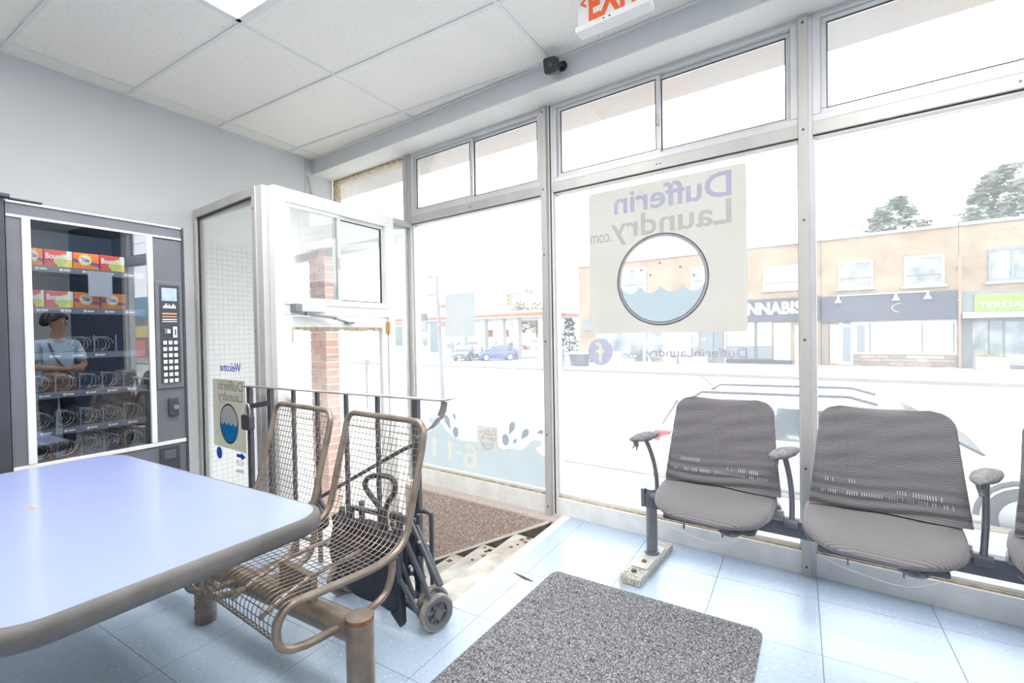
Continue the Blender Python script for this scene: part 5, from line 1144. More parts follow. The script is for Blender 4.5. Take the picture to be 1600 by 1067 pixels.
rail = MB(); a0 = F(1310, 464)[0]; a1 = F(1450, 457)[0]; zz = F(1380, 460)[1]
lampsB = bB
MB().box(a0, a1, FDP-0.5, FDP-0.45, zz, zz+0.05).bar((a0, FDP-0.475, zz), (a0, FDP-0.2, zz), 0.05, 0.05).bar((a1, FDP-0.475, zz), (a1, FDP-0.2, zz), 0.05, 0.05).build('lamp_rail', 'shop_white', lampsB)
for u in (1310, 1399, 1448):
    a = F(u, 462)[0]; MB().tube([(a, FDP-0.475, zz), (a, FDP-0.475, zz-0.15), (a, FDP-0.475, zz-0.42)], [0.05, 0.07, 0.2], 10).build('lamp_head', 'shop_white', lampsB)
cr_ = F(1404, 481); ring_ = [(cr_[0]+0.32*math.cos(t), cr_[1]+0.25*math.sin(t)) for t in [PI*0.35+PI*1.15*i/14 for i in range(15)]]
MB().tube([(a, FDP-0.27, z) for a, z in ring_], 0.03, 5).build('crescent_mark', 'coping', bB)
pp = bB
a = F(1498.5, 500)[0]; MB().cyl((a, FDP-0.33, ZS), (a, FDP-0.33, F(1498, 400)[1]), 0.07, 8).build('drain_pipe', 'pipe_brown', pp)
for v in (418, 470, 530): z = F(1498, v)[1]; MB().box(a-0.11, a+0.11, FDP-0.40, FDP, z, z+0.08).build('pipe_bracket', 'pipe_brown', pp)
bC = building('brick_green_sign_shop', 'yellow brick shop with lime green sign and dark glass front', aBC+0.02, aBC+13)
win(bC, 1544, 386, 1620, 438, 2, (), frame='house_grey')
fr_(bC, 'fascia', 'fascia_grey', 1501, 451, 1720, 500, 0.2, 0.2); fr_(bC, 'sign_board', 'sign_green', 1521, 458, 1660, 485, 0.32, 0.1)
lettering('TEROAI', 'letter_pale', bC, F(1527, 475)[0], F(1599, 475)[0], F(1560, 481)[1], F(1560, 472)[1], FDP-0.37, FDP-0.315, bold=0.02)
a0, a1 = F(1502, 490)[0], F(1720, 490)[0]; z1 = F(1560, 486)[1]; z0 = F(1560, 496)[1]
MB().prism([(FDP-1.0, z0), (FDP-1.0, z0+0.15), (FDP-0.2, z1), (FDP-0.2, z0)], a0, a1, 'yz').build('awning', 'shop_white', bC)
fr_(bC, 'shop_front', 'fascia_grey', 1502, 500, 1720, 576, 0.04, 0.04)
for uL, uR, vB in ((1519, 1543, 558), (1546, 1565, 572), (1570, 1640, 572)): fr_(bC, 'shop_pane', 'shop_glass_dark', uL, 501, uR, vB, 0.07)
fr_(bC, 'lower_panel', 'coping', 1570, 553, 1640, 571, 0.09); fr_(bC, 'door_handle', 'shop_white', 1540, 536, 1541.5, 547, 0.11, 0.04)
a0, z0 = F(1513, 576); a1, _ = F(1566, 576)
pb = sthing('flower_planter', 'pale box planter with yellow flowers before the green sign shop', 'planter', (a0+a1)/2, FDP-1.6, ZS+0.005); w = (a1-a0)/2*0.94
MB().box(-w, w, -0.35, 0.35, 0, 0.72).build('planter_box', 'coping', pb, bevel=0.03)
fl_ = MB()
for k in range(260):
    x, y, z = random.uniform(-w*0.95, w*0.95), random.uniform(-0.3, 0.3), 0.72+abs(random.gauss(0.06, 0.07)); s = 0.05
    q = [Vector((random.uniform(-s, s), random.uniform(-s, s), random.uniform(-s, s)))+Vector((x, y, z)) for _ in range(3)]; fl_.add(q, [(0, 1, 2)])
o = fl_.build('flowers', M('flower_yellow', (0.36, 0.28, 0.03), 0.8, var=0.6, scale=30, col2=(0.18, 0.22, 0.05)), pb); o['kind'] = 'stuff'
for n, (uL, uR, vT, vB, lab) in enumerate(((1074, 1116, 562, 580, 'long white planter trough before the brick shops across the street'), (1062, 1073, 565, 577, 'small pale planter beside the white trough across the street'))):
    a0, a1 = F(uL, 570)[0], F(uR, 570)[0]; t = sthing('planter_trough', lab, 'planter', (a0+a1)/2, FDP-2.0, ZS+0.005); w = (a1-a0)/2*0.93
    MB().box(-w, w, -0.4, 0.4, 0, 0.6 if n == 0 else 0.5).build('trough', 'shop_white', t, bevel=0.03); MB().box(-w*0.94, w*0.94, -0.34, 0.34, 0.45, 0.62).build('soil', 'dirt', t)
a, z = F(994, 565); bx_ = sthing('green_litter_box', 'small box with a green panel at the shop fronts across the street', 'box', a, FDP-0.9, ZS+0.005)
MB().box(-0.35, 0.35, -0.3, 0.3, 0, 0.55).build('box_body', 'coping', bx_, bevel=0.03); MB().box(-0.22, 0.22, -0.32, -0.3, 0.02, 0.38).build('green_panel', M('panel_green', (0.25, 0.6, 0.2), 0.6, var=0.1), bx_)
# far building at the right end of the street, mirrored in the vending machine glass
bD = sthing('corner_store', 'blue roofed corner store with yellow sign far down the street', 'building', 0, 0, 0)
MB().box(36, 76, FDP, FDP+14, ZS, 4.6).build('wall', M('store_brown', (0.22, 0.16, 0.13), 0.8, var=0.2), bD); MB().box(35.8, 76.2, FDP-0.3, FDP+14, 4.6, 7.4).build('blue_band', M('store_blue', (0.06, 0.25, 0.42), 0.6, var=0.1), bD)
MB().box(40, 74, FDP-0.4, FDP, 1.7, 3.3).build('yellow_sign', M('store_yellow', (0.75, 0.55, 0.04), 0.5, var=0.1), bD)
for k in range(8): MB().box(40.5+k*4.2, 44+k*4.2, FDP-0.1, FDP, ZS, 1.5).build('shop_pane', 'box_red' if k % 2 else 'store_yellow', bD)
# roof lattice tower
tw = sthing('lattice_frame', 'blue grey steel lattice frame standing on the brick roof', 'lattice', 0, 0, 0)
a0 = F(1004, 395, FDP+3)[0]; a1 = F(1022, 395, FDP+3)[0]; zb = ZROOF+0.18; zt = F(1010, 345, FDP+3)[1]
M('lattice', (0.30, 0.32, 0.42), 0.6, metal=0.2, var=0.1)
for x in (a0, a1): MB().box(x-0.07, x+0.07, FDP+2.9, FDP+3.05, zb, zt).build('upright', 'lattice', tw)
k = 0; z = zb
while z < zt-0.3:
    MB().bar((a0, FDP+2.97, z), (a1, FDP+2.97, z+0.7) if k % 2 == 0 else (a0, FDP+2.97, z+0.7), 0.08, 0.08).bar((a0 if k % 2 else a1, FDP+2.97, z), (a1 if k % 2 else a0, FDP+2.97, z+0.001), 0.02, 0.02) if False else MB().bar((a0 if k % 2 == 0 else a1, FDP+2.97, z), (a1 if k % 2 == 0 else a0, FDP+2.97, z+0.7), 0.08, 0.08).build('diagonal', 'lattice', tw)
    z += 0.7; k += 1

# ---------------------------------------------------------------- trees
M('leaf_pale', (0.20, 0.23, 0.18), 0.9, var=0.4, scale=3); M('leaf_dark', (0.10, 0.14, 0.09), 0.9, var=0.5, scale=3); M('leaf_tan', (0.22, 0.17, 0.09), 0.9, var=0.5, scale=3); M('bark', (0.22, 0.17, 0.14), 0.9, var=0.3, scale=5)
def conifer(label, a, d, zb, h, r, mat, n=900, grp='trees across the street', skirt_=0.12, lump=0.25):
    t = sthing('conifer_tree', label, 'tree', a, d, zb, grp)
    MB().tube([(0, 0, 0), (0, 0, h*0.9)], [0.04*h*0.5, 0.02], 7).build('trunk', 'bark', t)
    m = MB()
    for i in range(n):
        f = random.random()**0.75; z = h*(skirt_+(1-skirt_)*f); rr = r*(1-f)**0.75*(1-lump+lump*math.sin(z*5/h*7+random.random()))*random.uniform(0.35, 1.0)+0.05
        th = random.uniform(0, 2*PI); c = Vector((rr*math.cos(th), rr*math.sin(th), z-0.15*rr)); s = h*0.035*random.uniform(0.6, 1.4)
        o = Vector((math.cos(th), math.sin(th), -0.3)); sd = Vector((-math.sin(th), math.cos(th), random.uniform(-0.5, 0.5)))
        m.add([c-o*s*0.6-sd*s*0.4, c-o*s*0.6+sd*s*0.4, c+o*s*1.1+sd*s*0.2, c+o*s*1.1-sd*s*0.2], [(0, 1, 2, 3)])
    f = m.build('foliage', mat, t); f['kind'] = 'stuff'
def broad(label, a, d, zb, h, r, mat, n=500, grp='trees by the filling station'):
    t = sthing('leafy_tree', label, 'tree', a, d, zb, grp)
    MB().tube([(0, 0, 0), (0.1, 0, h*0.55), (0, 0.1, h*0.8)], [0.03*h, 0.02*h, 0.01*h], 7).build('trunk', 'bark', t)
    m = MB()
    for i in range(n):
        v = Vector((random.gauss(0, 1), random.gauss(0, 1), random.gauss(0, 1))).normalized()*random.random()**0.4
        c = Vector((v.x*r, v.y*r, h*0.62+v.z*h*0.38)); s = h*0.04
        q = [c+Vector((random.uniform(-s, s), random.uniform(-s, s), random.uniform(-s, s))) for _ in range(4)]; m.add(q, [(0, 1, 2, 3)])
    f = m.build('foliage', mat, t); f['kind'] = 'stuff'
def broad2(label, a, d, zb, h, r, mat, n):
    t = sthing('leafy_tree', label, 'tree', a, d, zb, 'trees behind the brick roofs')
    MB().tube([(0, 0, 0), (0.1, 0, h*0.6), (0, 0.1, h*0.85)], [0.03*h, 0.02*h, 0.008*h], 7).build('trunk', 'bark', t)
    m = MB(); blobs = [(random.uniform(-1, 1)*r*(1.0-0.85*f**4), random.uniform(-0.7, 0.7)*r, h*(0.5+0.5*f), r*random.uniform(0.16, 0.34)) for f in [i/54 for i in range(55)]]
    for i in range(n):
        bx0, by0, bz0, br = random.choice(blobs); v = Vector((random.gauss(0, 0.5), random.gauss(0, 0.5), random.gauss(0, 0.32)))
        c = Vector((bx0, by0, bz0))+v*br; c.z = min(c.z, h); s_ = h*0.016*random.uniform(0.6, 1.5)
        q = [c+Vector((random.uniform(-s_, s_)*1.6, random.uniform(-s_, s_), random.uniform(-s_, s_)*0.7)) for _ in range(4)]; m.add(q, [(0, 1, 2, 3)])
    f = m.build('foliage', mat, t); f['kind'] = 'stuff'
def tree_px(fn, label, u, vtop, halfw, d, zb, mat, n):
    a, zt = PS(u, vtop, d); a1, _ = PS(u+halfw, vtop, d); fn(label, a, d, zb, zt-zb, (a1-a), mat, n)
tree_px(broad2, 'pale leafy conifer rising behind the roof between two upper windows', 1398, 312, 47, 52, ZS, 'leaf_pale', 3600)
tree_px(broad2, 'tall pale conifer rising behind the roof at the right edge', 1566, 268, 66, 50, ZS, 'leaf_pale', 5200)
tree_px(conifer, 'dark green spruce beside the dustbin across the street', 889, 487, 24, 44, ZR, 'leaf_dark', 1800)
tree_px(broad, 'tan leafy tree seen behind the filling station canopy, leftmost', 812, 470, 14, 85, ZR, 'leaf_tan', 900)
tree_px(broad, 'tan leafy tree seen behind the filling station canopy, rightmost', 838, 472, 15, 85, ZR, 'leaf_tan', 900)
tree_px(broad, 'bare brown shrub in front of the dark green spruce', 876, 512, 8, 38, ZR, 'leaf_tan', 160)
tree_px(broad, 'yellow green bush behind the parked cars', 741, 520, 10, 62, ZR, 'leaf_tan', 160)

# ---------------------------------------------------------------- filling station
M('canopy_white', (0.36, 0.36, 0.365), 0.5, var=0.05); M('canopy_orange', (0.34, 0.075, 0.02), 0.5, var=0.05); M('station_glass', (0.09, 0.14, 0.14), 0.2, var=0.3, scale=1.5)
gs = sthing('filling_station', 'filling station with white canopy and orange stripe at the crossing', 'filling station', 0, 0, 0)
GDp = to_s(PZ(720, 560, ZR)).y
def G(u, v, d=GDp): return PS(u, v, d)
a0, a1 = G(560, 490)[0], G(849, 494)[0]; zt, zm, zb = G(780, 487)[1], G(780, 491)[1], G(780, 497.5)[1]
MB().box(a0, a1, GDp-0.5, GDp+9, zb, zt).build('canopy', 'canopy_white', gs); MB().box(a0-0.02, a1+0.02, GDp-0.56, GDp+9.05, zb+0.12, zm).build('canopy_stripe', 'canopy_orange', gs)
for u in (650, 719, 751, 779, 803, 843): a = G(u, 530)[0]; MB().box(a-0.35, a+0.35, GDp+0.3, GDp+0.9, ZR, zb).build('canopy_column', 'canopy_white', gs)
D2 = GDp+12
def gbox(nm, mat, uL, vT, uR, vB, d=D2, t=0.3, par=gs): a0 = PS(uL, vT, d)[0]; a1 = PS(uR, vT, d)[0]; z1 = PS((uL+uR)/2, vT, d)[1]; z0 = PS((uL+uR)/2, vB, d)[1]; return MB().box(a0, a1, d, d+t, z0, z1).build(nm, mat, par)
gbox('store_wall', 'canopy_white', 560, 500, 700, 556, D2, 8); gbox('store_window', 'station_glass', 600, 510, 666, 540, D2-0.1, 0.1); gbox('store_band', 'dark_line', 600, 504, 666, 506, D2-0.1, 0.1); gbox('store_door', 'station_glass', 672, 506, 684, 550, D2-0.1, 0.1)
for u in (757, 782): gbox('pump_panel', 'canopy_orange', u, 515, u+11, 527, GDp+4, 0.3)
for u in (680, 756, 781):
    a = G(u, 540)[0]; p = sthing('fuel_pump', {680: 'fuel pump by the station store door', 756: 'fuel pump under the canopy behind the blue hatchback', 781: 'fuel pump under the canopy right of the blue hatchback'}[u], 'fuel pump', a, GDp+2.5, ZR+0.01, 'fuel pumps'); MB().box(-0.4, 0.4, -0.25, 0.25, 0, 1.7).build('pump_body', 'canopy_white', p, bevel=0.05); MB().box(-0.33, 0.33, -0.27, -0.25, 0.95, 1.5).build('pump_screen', 'shop_glass_dark', p)
ps_ = sthing('price_sign', 'dark price board beside the filling station store', 'sign', G(679, 500)[0], GDp-2, ZR+0.01)
MB().box(-0.12, 0.12, -0.1, 0.1, 0, 5.0).build('sign_post', 'canopy_white', ps_)
for k, m_ in enumerate(('fascia_dark', 'house_grey', 'canopy_white')): MB().box(-0.75, 0.75, -0.2, 0.2, 4.2-k*1.0, 5.0-k*1.0).build('price_panel', m_, ps_, bevel=0.02)
# street furniture
pz = PZ(692, 622, -1.06); s = to_s(pz)
pole = sthing('street_lamp', 'tall pale street lamp pole with two arms near the window', 'street lamp', s.x, s.y, -1.12)
M('pole_grey', (0.12, 0.12, 0.14), 0.6, var=0.1); q = PS(682, 432, s.y); topx = q[0]-s.x; topz = q[1]+1.12
MB().tube([(0, 0, 0), (topx, 0, topz)], [0.085, 0.06], 10).build('pole', 'pole_grey', pole, smooth=True)
for v in (433, 461):
    q = PS(669, v, s.y); q2 = PS(682, v-1, s.y); MB().tube([(q2[0]-s.x, 0, q2[1]+1.12), (q[0]-s.x, 0, q[1]+1.12)], [0.03, 0.05], 8).build('lamp_arm', 'pole_grey', pole)
for v in (478, 507): q = PS(692, v, s.y); MB().box(q[0]-s.x-0.06, q[0]-s.x+0.12, -0.15, 0.15, q[1]+1.03, q[1]+1.17).build('walk_signal', M('signal_orange', (0.25, 0.07, 0.035), 0.5, var=0.2), pole)
q = PS(796, 468, 32); ts = sthing('traffic_light', 'yellow traffic light hanging over the crossing', 'traffic light', q[0], 32, q[1]-0.5)
MB().box(-0.22, 0.22, -0.15, 0.15, -0.1, 1.1).build('housing', M('signal_yellow', (0.34, 0.22, 0.06), 0.5, var=0.1), ts, bevel=0.03)
for k in range(3): MB().cyl((0, -0.15, 0.12+k*0.36), (0, -0.22, 0.12+k*0.36), 0.12, 14).build('lamp', 'dark_line', ts)
q2 = PS(853, 462, 32); MB().bar((0, 0.1, 1.0), (q2[0]-q[0], 0.1, 1.25), 0.09, 0.09).build('mast_arm', 'pole_grey', ts); MB().cyl((q2[0]-q[0], 0.1, 1.25), (q2[0]-q[0], 0.1, ZR-q[1]+0.5), 0.11, 10).build('mast', 'pole_grey', ts)
q = PS(806, 461, 31.5); q2 = PS(832, 454, 31.5); ss = sthing('street_name_sign', 'light blue street name board beside the traffic light', 'sign', (q[0]+q2[0])/2, 31.5, q[1])
w = (q2[0]-q[0])/2; MB().box(-w, w, -0.03, 0.03, 0.0, 0.26).build('board', M('sign_blue', (0.06, 0.17, 0.28), 0.5, var=0.05), ss); MB().box(-w*0.75, w*0.7, -0.04, -0.03, 0.09, 0.18).build('printed_name', 'canopy_white', ss); MB().bar((0, 0.1, 0.3), (0, 0.58, 0.3), 0.05, 0.3).build('hanger', 'pole_grey', ss)
s = to_s(PZ(906, 572, ZS)); bn_ = sthing('dustbin', 'dark wheeled dustbin beside the spruce across the street', 'dustbin', s.x, s.y, ZS+0.0)
w = (PS(917, 560, s.y)[0]-PS(894, 560, s.y)[0])/2; h = PS(906, 553, s.y)[1]-ZS
rings = [[(x*k, y*k, z) for x, y in ((-w, -0.45), (w, -0.45), (w, 0.45), (-w, 0.45))] for z, k in ((0.02, 0.85), (h, 1.0))]
MB().ring_loft(rings).build('bin_body', M('bin_grey', (0.07, 0.08, 0.095), 0.7, var=0.15), bn_); MB().box(-w*1.08, w*1.08, -0.5, 0.5, h, h+0.14).build('bin_lid', 'shop_white', bn_, bevel=0.04)
tr = struct(splace(MB().box(-40, -16.5, 24.9, 25.2, -1.5, ZR+0.12).build('kerb_corner', 'kerb')), 'kerb at the corner of the side street', 'kerb')
s = to_s(PZ(574, 640, -0.7)); pm = sthing('parking_meter', 'grey parking meter on the pavement seen through the door', 'parking meter', s.x, s.y, -0.70)
MB().cyl((0, 0, 0), (0, 0, 1.15), 0.03, 10).build('meter_post', 'pole_grey', pm); MB().sphere((0, 0, 1.32), (0.09, 0.07, 0.17), 14, 10).build('meter_head', 'house_grey', pm, smooth=True)
# overhead wires
for n, (pa, pb_, lab) in enumerate((((-30, 14, 7.2), (30, 12.5, 8.0), 'upper overhead wire crossing the street outside'), ((-30, 13, 6.5), (30, 11.5, 6.9), 'lower overhead wire crossing the street outside'))):
    o = splace(MB().tube([Vector(pa).lerp(Vector(pb_), t/20)+Vector((0, 0, -0.5*math.sin(PI*t/20))) for t in range(21)], 0.016, 5).build('overhead_wire', 'dark_line')); tag(o, lab, 'wire')

# ---------------------------------------------------------------- vehicles
M('car_glass', (0.06, 0.075, 0.09), 0.08, var=0.3, coat=0.5); M('tyre', (0.05, 0.05, 0.055), 0.8, var=0.2); M('rim', (0.42, 0.43, 0.45), 0.35, metal=0.6, var=0.1); M('lamp_clear', (0.7, 0.72, 0.75), 0.1, var=0.1, coat=0.5); M('tail_red', (0.62, 0.04, 0.03), 0.2, var=0.1, coat=0.5); M('trim_black', (0.05, 0.05, 0.055), 0.5, var=0.2)
def car(name, label, a, d, z, ang, paint, L=4.4, Wd=1.8, H=1.5, kind='suv', rack=False, group='vehicles in the street'):
    c = thing(name, label, 'car', wp(a, d, z), SK+ang, group); h = Wd/2
    def sec(x, zb, zt, hw, r=0.09): return [(x, y, zz) for y, zz in rrect(-hw, hw, zb, zt, min(r, (zt-zb)*0.4), 4)]
    st = [(-0.5, 0.42, 0.52*H, 0.86), (-0.485, 0.28, 0.60*H, 0.95), (-0.40, 0.22, 0.625*H, 1.0), (0.0, 0.20, 0.63*H, 1.0), (0.20, 0.20, 0.625*H, 1.0), (0.34, 0.21, 0.59*H, 0.99), (0.45, 0.24, 0.53*H, 0.93), (0.492, 0.30, 0.47*H, 0.84), (0.5, 0.36, 0.42*H, 0.78)]
    body = MB().ring_loft([sec(x*L, zb, zt, k*h) for x, zb, zt, k in st]).build('body', paint, c, smooth=True, angle=50)
    rear = {'suv': (-0.485, -0.43), 'hatch': (-0.47, -0.36), 'sedan': (-0.36, -0.2), 'pickup': (-0.12, -0.09)}[kind]
    cs = [(rear[0], 0.60*H, 0.615*H, 0.90), (rear[1], 0.60*H, 0.95*H, 0.80), (-0.05 if kind != 'pickup' else 0.0, 0.60*H, 1.0*H, 0.80), (0.08, 0.60*H, 0.97*H, 0.79), (0.26, 0.60*H, 0.63*H, 0.88)]
    cab = MB()
    cab.ring_loft([[(x*L, -k*h, zb), (x*L, k*h, zb), (x*L, k*h*0.93 if zt > 0.7*H else k*h, zt), (x*L, -k*h*0.93 if zt > 0.7*H else -k*h, zt)] for x, zb, zt, k in cs]).build('cabin', paint, c, bevel=0.03)
    zl, zh = 0.655*H, 0.92*H
    xs = [(rear[1]+0.035, -0.10), (-0.085, 0.10)] if kind != 'pickup' else [(-0.06, 0.02), (0.035, 0.11)]
    for sgn_ in (-1, 1):
        for x0, x1 in xs:
            f = 0.0 if x1 < 0.05 else 0.07
            y0 = sgn_*(0.885*h+0.0); y1 = sgn_*(0.765*h); vs = [(x0*L, y0, zl), ((x1+f)*L, y0, zl), (x1*L, y1, zh), (x0*L, y1, zh)]
            MB().add(vs+[(x, y+sgn_*0.02, z_) for x, y, z_ in vs], [(0, 1, 2, 3), (7, 6, 5, 4), (0, 4, 5, 1), (1, 5, 6, 2), (2, 6, 7, 3), (3, 7, 4, 0)]).build('side_window', 'car_glass', c)
    def screen(nm, xa, xb, out):
        vs = [(xa*L, -0.78*h, zl), (xa*L, 0.78*h, zl), (xb*L, 0.68*h, zh), (xb*L, -0.68*h, zh)]
        MB().add(vs+[(x+out, y, z_+0.012) for x, y, z_ in vs], [(0, 1, 2, 3), (7, 6, 5, 4), (0, 4, 5, 1), (1, 5, 6, 2), (2, 6, 7, 3), (3, 7, 4, 0)]).build(nm, 'car_glass', c)
    screen('windscreen', 0.247, 0.112, 0.03); screen('rear_window', rear[0]+(rear[1]-rear[0])*0.12, rear[1]-(rear[1]-rear[0])*0.1, -0.03)
    wr = 0.33
    for x in (-0.30*L, 0.31*L):
        for sg in (-1, 1):
            wv_ = empty('wheel', (x, sg*(h-0.09), wr), 0, c)
            MB().cyl((0, -0.11, 0), (0, 0.11, 0), wr, 24).build('tyre', 'tyre', wv_, bevel=0.03); MB().cyl((0, sg*0.105, 0), (0, sg*0.125, 0), wr*0.66, 20).build('rim', 'rim', wv_)
            MB().tube([((wr+0.05)*math.cos(t), sg*0.085, (wr+0.05)*math.sin(t)) for t in [PI*i/12 for i in range(13)]], 0.03, 6).build('wheel_arch', 'trim_black', wv_)
    for sg in (-1, 1):
        MB().sphere((0.468*L, sg*0.70*h, 0.465*H), (0.13, 0.2, 0.075), 12, 8).build('headlight', 'lamp_clear', c, smooth=True)
        MB().box(-0.499*L, -0.445*L, sg*0.80*h-0.14, sg*0.80*h+0.20*h, 0.50*H, 0.615*H).build('tail_light', 'tail_red', c, bevel=0.02)
        MB().sphere((0.20*L, sg*(h+0.09), 0.66*H), (0.06, 0.10, 0.065), 10, 8).build('mirror', paint, c, smooth=True)
        if rack: MB().tube([(-0.40*L, sg*0.62*h, 0.95*H), (-0.37*L, sg*0.62*h, 1.02*H), (0.0, sg*0.62*h, 1.045*H), (0.06*L, sg*0.62*h, 0.99*H)], 0.02, 8).build('roof_rail', 'trim_black', c, smooth=True)
    MB().box(0.485*L, 0.502*L, -0.42*h, 0.42*h, 0.33*H, 0.42*H).build('grille', 'trim_black', c); MB().box(0.50*L, 0.507*L, -0.17*h, 0.17*h, 0.25*H, 0.31*H).build('number_plate', 'lamp_clear', c)
    return c
M('paint_white', (0.78, 0.78, 0.78), 0.25, var=0.02, coat=0.6); M('paint_dark', (0.06, 0.07, 0.10), 0.25, var=0.05, coat=0.6); M('paint_blue', (0.05, 0.07, 0.22), 0.25, var=0.05, coat=0.6); M('paint_red', (0.30, 0.05, 0.05), 0.3, var=0.05, coat=0.5)
c1 = car('parked_suv', 'white car parked along the kerb behind the chairs, red tail light showing', -0.12, 3.98+0.92, -1.03, 0.0, 'paint_white', 4.7, 1.82, 1.38, 'suv', True, None)
MB().tube([(-1.55, -0.30, 1.36), (-1.80, -0.30, 1.62)], 0.008, 5).build('aerial', 'trim_black', c1)
s = to_s(PZ(719, 564, ZR)); car('dark_suv', 'dark SUV waiting at the crossing, left of the blue hatchback', s.x, s.y+1.2, ZR+0.012, -1.25, 'paint_dark', 4.2, 1.8, 1.6, 'suv')
s = to_s(PZ(764, 564, ZR)); car('blue_hatchback', 'dark blue hatchback waiting at the crossing', s.x, s.y+1.2, ZR+0.012, -2.25, 'paint_blue', 3.9, 1.75, 1.5, 'hatch')
s = to_s(PZ(835, 546, ZR)); car('white_pickup', 'white pickup truck on the filling station forecourt', s.x, s.y+1.5, ZR+0.012, PI*0.92, 'paint_white', 5.4, 1.9, 1.8, 'pickup')
s = to_s(PZ(802, 547, ZR)); car('red_car', 'dark red car on the forecourt beside the white pickup', s.x, s.y+1.0, ZR+0.012, 0.2, 'paint_red', 4.3, 1.75, 1.45, 'sedan')
s = to_s(PZ(716, 551, ZR)); car('white_van', 'white car on the forecourt behind the dark SUV', s.x, s.y+1.5, ZR+0.012, -2.0, 'paint_white', 4.3, 1.8, 1.7, 'suv')
# ================================================================ people
def skin_obj(name, verts, edges, radii, mat, parent, sub=2, root=0):
    me = bpy.data.meshes.new(name); me.from_pydata([Vector(v) for v in verts], edges, []); me.materials.append(MATS[mat])
    o = bpy.data.objects.new(name, me); link(o, parent)
    sk = o.modifiers.new('skin', 'SKIN'); sk.use_smooth_shade = True; sk.branch_smoothing = 0.3
    lay = me.skin_vertices[0].data
    for i, r in enumerate(radii):
        rr = r if isinstance(r, tuple) else (r, r); lay[i].radius = rr
        lay[i].use_root = (i == root)
    if sub: ss = o.modifiers.new('sub', 'SUBSURF'); ss.levels = sub; ss.render_levels = sub
    return o
def person(label, loc, rz, S, cols, arms, head_turn, bag=None, hair_long=True):
    p = thing('person', label, 'person', loc, rz)
    V = []; E = []; R = []
    def add(v, r, par=None):
        V.append((v[0]*S, v[1]*S, v[2]*S)); R.append(tuple(x*S for x in r) if isinstance(r, tuple) else r*S)
        if par is not None: E.append((par, len(V)-1))
        return len(V)-1
    pel = add((0, 0, 0.92), (0.13, 0.10)); sp = add((0, 0.0, 1.04), (0.12, 0.09), pel); ch = add((0, 0, 1.20), (0.14, 0.10), sp); uc = add((0, 0.01, 1.33), (0.11, 0.08), ch)
    nk = add((0, 0.01, 1.42), 0.060, uc); nk2 = add((0, 0.0, 1.465), 0.056, nk)
    hd = Matrix.Rotation(head_turn, 3, 'Z')
    def hv(x, y, z): q = hd @ Vector((x, y, 0)); return (q.x, q.y, z)
    j0 = add(hv(0, -0.028, 1.505), 0.064, nk2); j1 = add(hv(0, -0.028, 1.535), 0.072, j0); j2 = add(hv(0, -0.016, 1.58), 0.084, j1); j3 = add(hv(0, -0.004, 1.635), 0.086, j2); j4 = add(hv(0, 0.004, 1.685), 0.066, j3)
    wr_ = []
    for s in (-1, 1):
        sh = add((0.155*s, 0.015, 1.345), 0.058, uc); el, wr, hand = arms[s]
        um = add(tuple((Vector((0.18*s, 0.02, 1.3))+Vector(el))/2), 0.050, sh); e = add(el, 0.041, um); fm = add(tuple((Vector(el)*0.55+Vector(wr)*0.45)), 0.040, e); w = add(wr, 0.028, fm)
        d = Vector(hand).normalized(); pm = Vector(wr)+d*0.055; pal = add(tuple(pm), (0.036, 0.018), w); wr_.append((Vector(wr), d))
        side = Vector((0, 0, 1)); dn = d.cross(side).normalized()
        for k, (off, L) in enumerate(((0.026, 0.062), (0.009, 0.072), (-0.009, 0.068), (-0.026, 0.052))):
            b = pm+d*0.03+side*off; a1 = add(tuple(b), 0.0095, pal); a2 = add(tuple(b+d*L*0.55+dn*0.008*s), 0.0085, a1); add(tuple(b+d*L*0.9+dn*0.03*s), 0.0075, a2)
        t0 = pm-d*0.02+side*0.036; a1 = add(tuple(t0), 0.0105, pal); add(tuple(t0+side*0.03+d*0.028), 0.009, a1)
    for s in (-1, 1):
        h = add((0.085*s, 0, 0.87), 0.088, pel); t = add((0.09*s, -0.005, 0.68), 0.075, h); k = add((0.09*s, -0.015, 0.49), 0.054, t); c = add((0.092*s, 0.015, 0.34), 0.052, k); a = add((0.092*s, 0.02, 0.09), 0.036, c); f = add((0.095*s, -0.04, 0.045), (0.038, 0.03), a); add((0.10*s, -0.13, 0.035), (0.036, 0.022), f)
    skin_obj('body', V, E, R, cols['skin'], p)
    # shirt
    V2 = []; E2 = []; R2 = []
    def ad2(v, r, par=None):
        V2.append(tuple(x*S for x in v)); R2.append(tuple(x*S for x in r) if isinstance(r, tuple) else r*S)
        if par is not None: E2.append((par, len(V2)-1))
        return len(V2)-1
    z_ = ad2((0, 0, 0.80), (0.172, 0.140)); a = ad2((0, 0, 0.90), (0.172, 0.140), z_); b = ad2((0, 0, 1.02), (0.145, 0.112), a); c = ad2((0, -0.012, 1.20), (0.165, 0.125), b); d = ad2((0, 0.01, 1.34), (0.125, 0.092), c); ad2((0, 0.012, 1.405), (0.066, 0.062), d)
    for s in (-1, 1):
        el = Vector(arms[s][0]); s0 = ad2((0.155*s, 0.015, 1.35), 0.075, d); m = (Vector((0.17*s, 0.02, 1.3))+el)/2
        m1 = ad2(tuple(m), 0.068, s0); ad2(tuple(m*0.45+el*0.55), 0.064, m1)
    sh = skin_obj('shirt', V2, E2, R2, cols['shirt'], p)
    cl = MB().tube([Vector((0.062*math.sin(t), -0.005-0.058*math.cos(t), 1.405-0.02*math.cos(t)))*S for t in [2*PI*i/20 for i in range(20)]], 0.014*S, 6, closed=True).build('collar', cols['shirt'], sh, smooth=True)
    V3 = [(0, 0, 0.94), (0, 0, 1.0)]; R3 = [(0.150, 0.120), (0.135, 0.105)]; E3 = [(0, 1)]
